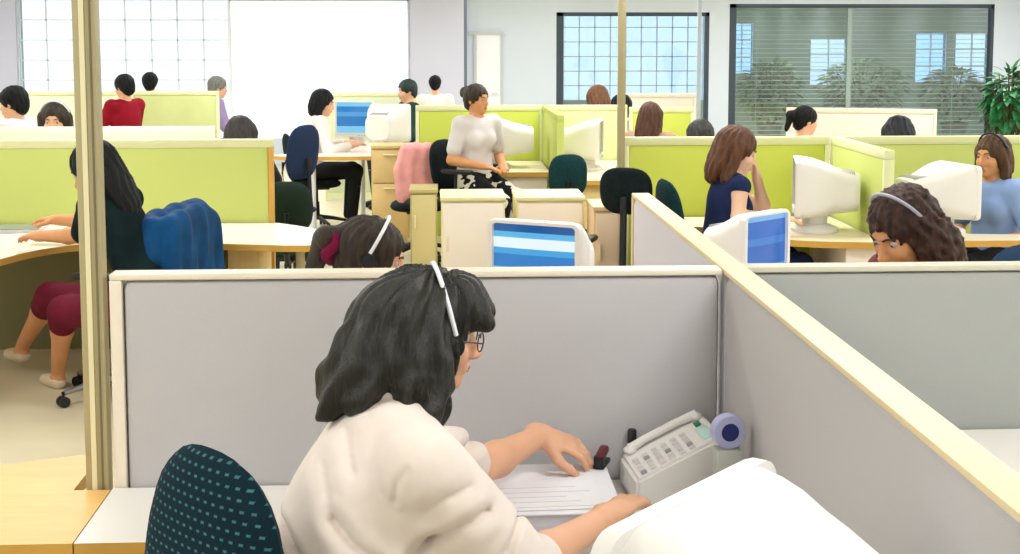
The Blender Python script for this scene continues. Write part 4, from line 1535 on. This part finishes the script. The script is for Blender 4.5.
p = at(992, 160, 7.95)
BLUEC = mat('light_blue_cotton', (150, 178, 226), 0.9, 0.2, var=0.06, vscale=9)
person('woman in a light blue shirt at the right edge', p.x, p.y, 212, at(992, 136, 7.95).z, lean=6, hpitch=4, hair='bob', hcol=hair_mat('chestnut_hair', (84, 58, 36), 0.5), skin=SKIN3, top=BLUEC, sleeve=0.7, bottom=mat('dark_trousers', (40, 42, 52)), h=0.009, headset=True, hs=1.0, band=BLACKP, hands='lap')
p = at(797, 200, 7.85)
monitor((p.x, p.y, 0.741), 168, 'white monitor facing the woman in the navy dress', SCR_OFF, wd=0.40, ht=0.33, dp=0.34, riser=0.0)
p = at(957, 200, 7.75)
monitor((p.x, p.y, 0.741), 14, 'white monitor facing the woman in the light blue shirt', SCR_OFF, wd=0.40, ht=0.305, dp=0.36, riser=0.0)
chair(at(1000, 250, 6.2).x, 6.2, 100, 'slate blue office chair back at the right edge', mat('slate_fabric', (44, 66, 92), 0.9, 0.15, bump=0.2), top=at(1000, 242, 5.95).z, wd=0.46, ht=0.44)

# ------------------------------------------------------------------ left: the woman in black
p = at(94, 170, 6.95)
BLACKT = mat('black_green_cotton', (20, 34, 36), 0.95, 0.1, var=0.3, vscale=10)
BURG = mat('burgundy_cotton', (104, 22, 44), 0.9, 0.2, var=0.15, vscale=9)
person('woman in black with a burgundy skirt writing at the curved desk', p.x, p.y, 160, at(95, 143, 6.95).z, lean=24, hpitch=26, hair='long', hcol=HBLACK, skin=SKIN3, top=BLACKT, sleeve=0.85, bottom=BURG, skirt=True, h=0.009, hs=1.12,
       hands=(tuple(at(38, 236, 7.25)), tuple(at(58, 220, 7.6))), elbows=(tuple(at(82, 236, 7.05)), tuple(at(88, 222, 7.55))), feet=(tuple(at(58, 372, 7.35)), tuple(at(22, 346, 7.75))),
       knees=(tuple(at(64, 312, 7.1)), tuple(at(50, 298, 7.4))), shoe=mat('cream_shoe', (220, 200, 170), 0.5))
ch = chair(-1.60, 7.20, 163, 'office chair with a blue jacket over its back', BLACKF, top=0.93, wd=0.44, ht=0.44, boff=0.26, arms=True, basem=mat('grey_chair_base', (150, 150, 146), 0.3, metal=0.6), spin=0.05, spread=1.25)
# jacket over the chair back
BLUEJ = mat('blue_nylon', (3, 62, 106), 0.75, 0.2, var=0.45, vscale=7, bump=0.2, bscale=40)
jc = Sdf(0.009)
for z0, z1, wd in ((0.0, 0.40, 0.24),):
    for sy in (-0.075, 0.07):
        jc.cap((-0.19, sy, 0.06), (0.19, sy, 0.06), 0.03, 0.03, 0.03)
        for q in np.linspace(0, 1, 16):
            jc.cap((-0.20 - 0.02 * q, sy * (1 + 0.25 * q), 0.38 - 0.38 * q), (0.20 + 0.02 * q, sy * (1 + 0.25 * q), 0.38 - 0.38 * q), 0.036, 0.036, 0.05)
jc.cap((-0.20, -0.06, 0.40), (0.16, -0.06, 0.42), 0.04, 0.04, 0.05)
jc.cap((-0.20, 0.05, 0.40), (0.16, 0.05, 0.42), 0.04, 0.04, 0.05)
jc.cap((0.16, 0.0, 0.43), (0.2, 0.0, 0.44), 0.045, 0.035, 0.05)
jc.path([(-0.235, 0.0, 0.38), (-0.275, 0.02, 0.24), (-0.285, 0.03, 0.06)], [0.05, 0.055, 0.04], 0.05)
jc.path([(0.225, 0.0, 0.40), (0.27, 0.0, 0.24), (0.27, 0.01, 0.02)], [0.045, 0.05, 0.038], 0.05)
jk = empty('jacket', (-1.60 - 0.29 * math.cos(R(163)), 7.20 - 0.29 * math.sin(R(163)), 0.535), R(163 - 90), 'blue jacket hanging over the chair of the woman in black', 'jacket')
jc.build('cloth', BLUEJ, jk, disp=lambda X, Y, Z: 0.007 * np.sin(36 * X + 3 * np.sin(5 * Z)) + 0.003 * np.sin(70 * X - 16 * Z))
p = at(18, 224, 8.15)
o = empty('paper_stack', (p.x, 8.1, 0.736), R(4), 'grey paper stack on the curved desk at the left edge', 'papers')
bm = bmesh.new()
bx(bm, -0.16, 0.16, -0.11, 0.11, 0, 0.02)
finish(bm, 'sheets', PAPERE, o)
bm = bmesh.new()
bx(bm, -0.165, 0.15, -0.115, 0.11, 0.0202, 0.023)
finish(bm, 'cover', mat('grey_green_card', (130, 140, 110), 0.8), o)

# ------------------------------------------------------------------ centre
p = at(477, 106, 11.0)
PAT = mat('black_white_pattern', (120, 120, 120), 0.9, 0.1)
nt = PAT.node_tree
tc = nt.nodes.new('ShaderNodeTexCoord')
vo = nt.nodes.new('ShaderNodeTexNoise')
vo.inputs['Scale'].default_value = 8
rp = nt.nodes.new('ShaderNodeValToRGB')
rp.color_ramp.interpolation = 'CONSTANT'
rp.color_ramp.elements[0].color = lin((28, 30, 32))
rp.color_ramp.elements[1].color = lin((214, 208, 190))
rp.color_ramp.elements[1].position = 0.5
nt.links.new(tc.outputs['Object'], vo.inputs['Vector'])
nt.links.new(vo.outputs['Fac'], rp.inputs['Fac'])
nt.links.new(rp.outputs['Color'], nt.nodes['Principled BSDF'].inputs['Base Color'])
person('woman in a pale top and a black and white patterned skirt', p.x, p.y, -52, at(477, 85, 11.0).z, lean=2, hpitch=4, hyaw=10, hair='bun', hcol=HDARK, skin=SKIN3, top=mat('pale_lilac_cotton', (222, 214, 214), 0.9, var=0.05, vscale=8), sleeve=0.7, bottom=PAT, skirt=True, h=0.011, hs=0.95, seat=0.62, hands='lap')
chair(at(474, 170, 11.0).x, 11.0, -30, 'black office chair of the woman in the patterned skirt', BLACKF, top=1.02, wd=0.46, ht=0.42, boff=0.27, arms=True, z_seat=0.6)
p = at(484, 150, 11.55)
monitor((p.x, p.y, 0.751), 188, 'white monitor on the desk of the woman in the patterned skirt', SCR_OFF, wd=0.40, ht=0.34, dp=0.40, riser=0.0)
p = at(599, 150, 11.35)
monitor((p.x - 0.0, p.y, 0.751), -12, 'white monitor above the square black chair back', SCR_OFF, wd=0.38, ht=0.32, dp=0.33, riser=0.0)
TEALD = mat('deep_teal_fabric', (18, 50, 54), 0.9, 0.15, var=0.2, vscale=50, bump=0.2)
chair_back_at(568, 154, 9.5, 95, 'square black chair back above the cream cabinets', TEALD, wd=0.27, ht=0.30, bend=0.15, tilt=4)
chair_back_at(626, 167, 7.7, 70, 'black chair with armrests at the end of the grey screen', BLACKF, wd=0.30, ht=0.27, bend=0.3, arms=True)
# pink garment on a chair
p = at(418, 165, 11.3)
chair(p.x, 11.55, 90, 'chair with a pink garment over its back', BLACKF, top=at(418, 150, 11.3).z, wd=0.34, ht=0.4)
jc = Sdf(0.011)
for x, zb in ((-0.10, 0.02), (0.0, 0.08), (0.09, 0.0)):
    for sy in (-0.065, 0.05):
        jc.cap((x * 0.8, sy * 0.7, 0.37), (x, sy, zb + (0.12 if sy > 0 else 0)), 0.05, 0.052, 0.06)
jc.path([(-0.11, -0.02, 0.33), (-0.15, -0.05, 0.2), (-0.15, -0.06, -0.02)], [0.04, 0.042, 0.034], 0.05)
jk = empty('cardigan', (p.x, 11.30, at(418, 146, 11.3).z - 0.40), 0, 'pink garment hanging over a chair left of the patterned skirt', 'cardigan')
jc.build('cloth', mat('pink_cotton', (240, 168, 164), 0.9, 0.2, var=0.12, vscale=9), jk, disp=lambda X, Y, Z: 0.006 * np.sin(60 * X + 2 * np.sin(8 * Z)))

# ------------------------------------------------------------------ the woman in white and the chairs near her
p = at(323, 106, 13.4)
person('woman in a white shirt at the bright window desk', p.x, p.y, 12, at(323, 90, 13.4).z, lean=12, hpitch=16, hyaw=-10, hair='bob', hcol=HBLACK, skin=SKIN, top=mat('white_shirt_cotton', (236, 226, 222), 0.9, var=0.03), sleeve=1.8, bottom=mat('black_trousers', (18, 22, 30), 0.9), h=0.012)
chair(at(316, 180, 13.35).x, 13.35, 12, 'black office chair under the woman in the white shirt', BLACKF, top=0.92)
p = at(354, 112, 13.9)
monitor((p.x, p.y + 0.05, 0.746), 262, 'small monitor with a sky blue screen near the bright window', SCR_C, wd=0.40, ht=0.36, dp=0.36, riser=0.0)
p = at(391, 126, 13.5)
monitor((p.x, p.y - 0.15, 0.746), 75, 'white monitor seen from behind beside the small blue screen', SCR_OFF, wd=0.40, ht=0.36, dp=0.42, riser=0.0)
chair(at(280, 145, 11.2).x, 11.3, 140, 'navy chair back with a rounded top near the bright window', mat('navy_fabric', (40, 54, 84), 0.9, 0.15, bump=0.2), top=at(278, 124, 11.2).z, wd=0.34, ht=0.44)
chair(at(292, 200, 9.0).x, 9.2, 85, 'dark green chair just beyond the lime screen end', mat('dark_green_fabric', (34, 48, 40), 0.9, 0.15, bump=0.2), top=at(292, 176, 9.25).z, wd=0.32, ht=0.34, bend=0.15)

# ------------------------------------------------------------------ heads beyond the screens
WHT = mat('white_cotton', (240, 236, 232))
DKT = mat('dark_trousers', (40, 42, 52))
REDT = mat('red_cotton', (140, 14, 34), 0.9, 0.2, var=0.15, vscale=9)


def far_person(label, px, py_c, py_top, Y, face, **kw):
    c = at(px, py_c, Y)
    kw.setdefault('h', 0.0135)
    kw.setdefault('bottom', DKT)
    kw.setdefault('top', WHT)
    return person(label, c.x, c.y, face, at(px, py_top, Y).z, **kw)


far_person('woman facing the camera over the pale left screen', 55, 119, 103, 10.6, -88, hs=1.12, hair='bob', hcol=HDARK, skin=SKIN, top=mat('grey_cotton', (150, 150, 160), 0.9), hpitch=8, h=0.011, lean=4, headset=True)
far_person('person with black hair and a white shirt at the left edge', 13, 103, 87, 11.2, 165, hair='short', hcol=HBLACK, top=WHT, lean=8, hs=1.05)
far_person('person in a red top with black hair, seen from behind', 124, 88, 75, 14.3, 140, hair='short', hcol=HBLACK, top=REDT, sleeve=1.6, lean=2, bottom=DKT)
far_person('far person with black hair right of the person in red', 150, 80, 73, 16.8, 95, hair='short', hcol=HBLACK, top=mat('grey_cotton', (150, 150, 160)), lean=4)
far_person('grey haired person in purple at the washed out window', 218, 87, 77, 16.5, 20, hair='short', hcol=HGREY, top=mat('purple_cotton', (150, 130, 172), 0.9), sleeve=1.6, lean=10)
far_person('person whose dark hair rises over the end of the left lime screen', 241, 131, 117, 9.9, 80, hair='bob', hcol=hair_mat('soft_black_hair', (50, 44, 42), 0.3), top=mat('black_trousers', (18, 22, 30)), lean=6, hs=1.05)
far_person('person in dark green beyond the white monitor by the bright window', 407, 92, 80, 15.0, 200, hair='short', hcol=mat('green_black_hair', (28, 48, 44), 0.6), top=mat('dark_green_cotton', (20, 58, 54), 0.9), sleeve=1.6, lean=6, hs=0.95)
far_person('far person with black hair in front of the lavender pillar', 435, 83, 76, 17.5, 90, hair='short', hcol=HBLACK, top=WHT, lean=4, hs=0.85)
far_person('brown haired person below the blue gridded window', 597, 98, 86, 13.0, 120, hair='bob', hcol=hair_mat('copper_hair', (110, 72, 44), 0.4), top=mat('tan_cotton', (190, 150, 120), 0.9), lean=6)
far_person('person with black hair just behind the slim pole', 621, 106, 95, 13.9, 95, hair='short', hcol=HBLACK, top=mat('grey_cotton', (150, 150, 160)), lean=6, hs=1.15)
far_person('person with long brown hair turned away by the lime screens', 651, 115, 103, 11.3, 55, hair='long', hcol=hair_mat('cocoa_hair', (84, 50, 34), 0.5), top=mat('tan_cotton', (190, 150, 120)), lean=6, hs=0.92, hands='lap')
far_person('person with dark hair in front of the white window column', 700, 135, 121, 9.3, 90, hair='short', hcol=hair_mat('ash_black_hair', (46, 46, 44), 0.5), top=mat('grey_cotton', (150, 150, 160)), lean=10)
far_person('person with black hair and a white shirt before the cream screen', 806, 120, 107, 11.2, 15, hair='pony', hcol=HBLACK, top=WHT, lean=8, hs=0.92)
far_person('person with black hair rising over the lime screen before the big dark window', 898, 132, 117, 9.5, 90, hair='bob', hcol=mat('blue_black_hair', (22, 24, 34), 0.6), top=mat('black_trousers', (18, 22, 30)), lean=8, hs=1.05)

# ------------------------------------------------------------------ plants
LEAF = mat('leaf_green', (36, 110, 58), 0.45, 0.4, var=0.45, vscale=5)
LEAF2 = mat('leaf_soft_green', (128, 150, 112), 0.6, 0.3, var=0.4, vscale=4)


def plant(x, y, zc, rx, rz_, n, leaf, m, label, seed, potm, pot_h=0.42):
    rnd = random.Random(seed)
    o = empty('potted_plant', (x, y, 0), 0, label, 'plant')
    bm = bmesh.new()
    lathe(bm, [(0.13, 0), (0.14, 0.01), (0.19, pot_h - 0.04), (0.205, pot_h - 0.04), (0.205, pot_h), (0.18, pot_h), (0.17, pot_h - 0.06)], n=28)
    finish(bm, 'pot', potm, o)
    bm = bmesh.new()
    lathe(bm, [(0.0, pot_h - 0.07), (0.172, pot_h - 0.065)], n=24)
    finish(bm, 'soil', mat('soil', (60, 44, 32), 0.95, 0.1), o)
    st = bmesh.new()
    lf = bmesh.new()
    for i in range(n):
        a, e = rnd.uniform(0, 2 * PI), rnd.uniform(-0.9, 1)
        rr = rnd.uniform(0.45, 1) ** 0.6
        p = Vector((math.cos(a) * math.sqrt(max(0, 1 - e * e)) * rx * rr, math.sin(a) * math.sqrt(max(0, 1 - e * e)) * rx * rr, zc + e * rz_ * rr))
        if i % 6 == 0:
            tube(st, [(p.x * 0.05, p.y * 0.05, pot_h - 0.08), (p.x * 0.35, p.y * 0.35, (pot_h + p.z) / 2), p], [0.012, 0.008, 0.004], 6)
        d = Vector((p.x, p.y, (p.z - zc) * 0.6 - 0.1)).normalized()
        sd = d.cross(Vector((rnd.uniform(-0.5, 0.5), rnd.uniform(-0.5, 0.5), 1))).normalized()
        nn = sd.cross(d)
        L = leaf * rnd.uniform(0.7, 1.25)
        rows = []
        for q, wq in ((0, 0.02), (0.3, 0.26), (0.6, 0.24), (1, 0.0)):
            c = p + d * L * (q - 0.3) - nn * L * 0.25 * q * q
            rows.append([lf.verts.new(c - sd * wq * L), lf.verts.new(c + nn * 0.04 * L * -1), lf.verts.new(c + sd * wq * L)])
        for r0, r1 in zip(rows, rows[1:]):
            lf.faces.new((r0[0], r0[1], r1[1], r1[0]))
            lf.faces.new((r0[1], r0[2], r1[2], r1[1]))
    finish(st, 'stems', mat('stem_brown', (92, 80, 50), 0.8), o)
    finish(lf, 'foliage', m, o, 180)
    return o


p = at(1010, 102, 11.6)
plant(p.x, 11.6, p.z, 0.24, 0.31, 480, 0.09, LEAF, 'tall leafy green plant at the right edge', 3, mat('white_pot', (226, 224, 214), 0.5), 0.45)
GREYPOT = mat('grey_pot', (120, 124, 118), 0.6)
for i, (px, Y, zc, rx, rz_, lab) in enumerate(((770, 21.6, 0.95, 0.5, 0.5, 'soft green plant behind the dark window, first from its left frame'), (862, 22.3, 1.0, 0.75, 0.45, 'widest soft green plant behind the middle of the dark window'),
                                               (955, 21.7, 0.9, 0.55, 0.42, 'soft green plant behind the right end of the dark window'))):
    p = at(px, 90, Y)
    plant(p.x, Y, zc, rx, rz_, 900, 0.13, LEAF2, lab, 11 + i, GREYPOT, 0.45)

# blind behind the big window
o = empty('venetian_blind', ((WIN[3][0] + WIN[3][1]) / 2, YW + 0.15, 2.2), 0, 'half open horizontal blind behind the big dark window', 'blind')
bm = bmesh.new()
bx(bm, -1.9, 1.9, -0.02, 0.02, 0.0, 0.04)
finish(bm, 'head_rail', mat('blind_grey', (176, 188, 178), 0.5), o)
bm = bmesh.new()
for i in range(30):
    box(bm, (0, 0, -0.04 - 0.066 * i), (3.78, 0.018, 0.002), 0, Matrix.Rotation(R(22), 4, 'X'))
for x in (-1.5, -0.1, 1.4):
    bx(bm, x - 0.003, x + 0.003, -0.001, 0.001, -1.98, 0.0)
finish(bm, 'slats', mat('blind_grey', (168, 178, 168)), o)
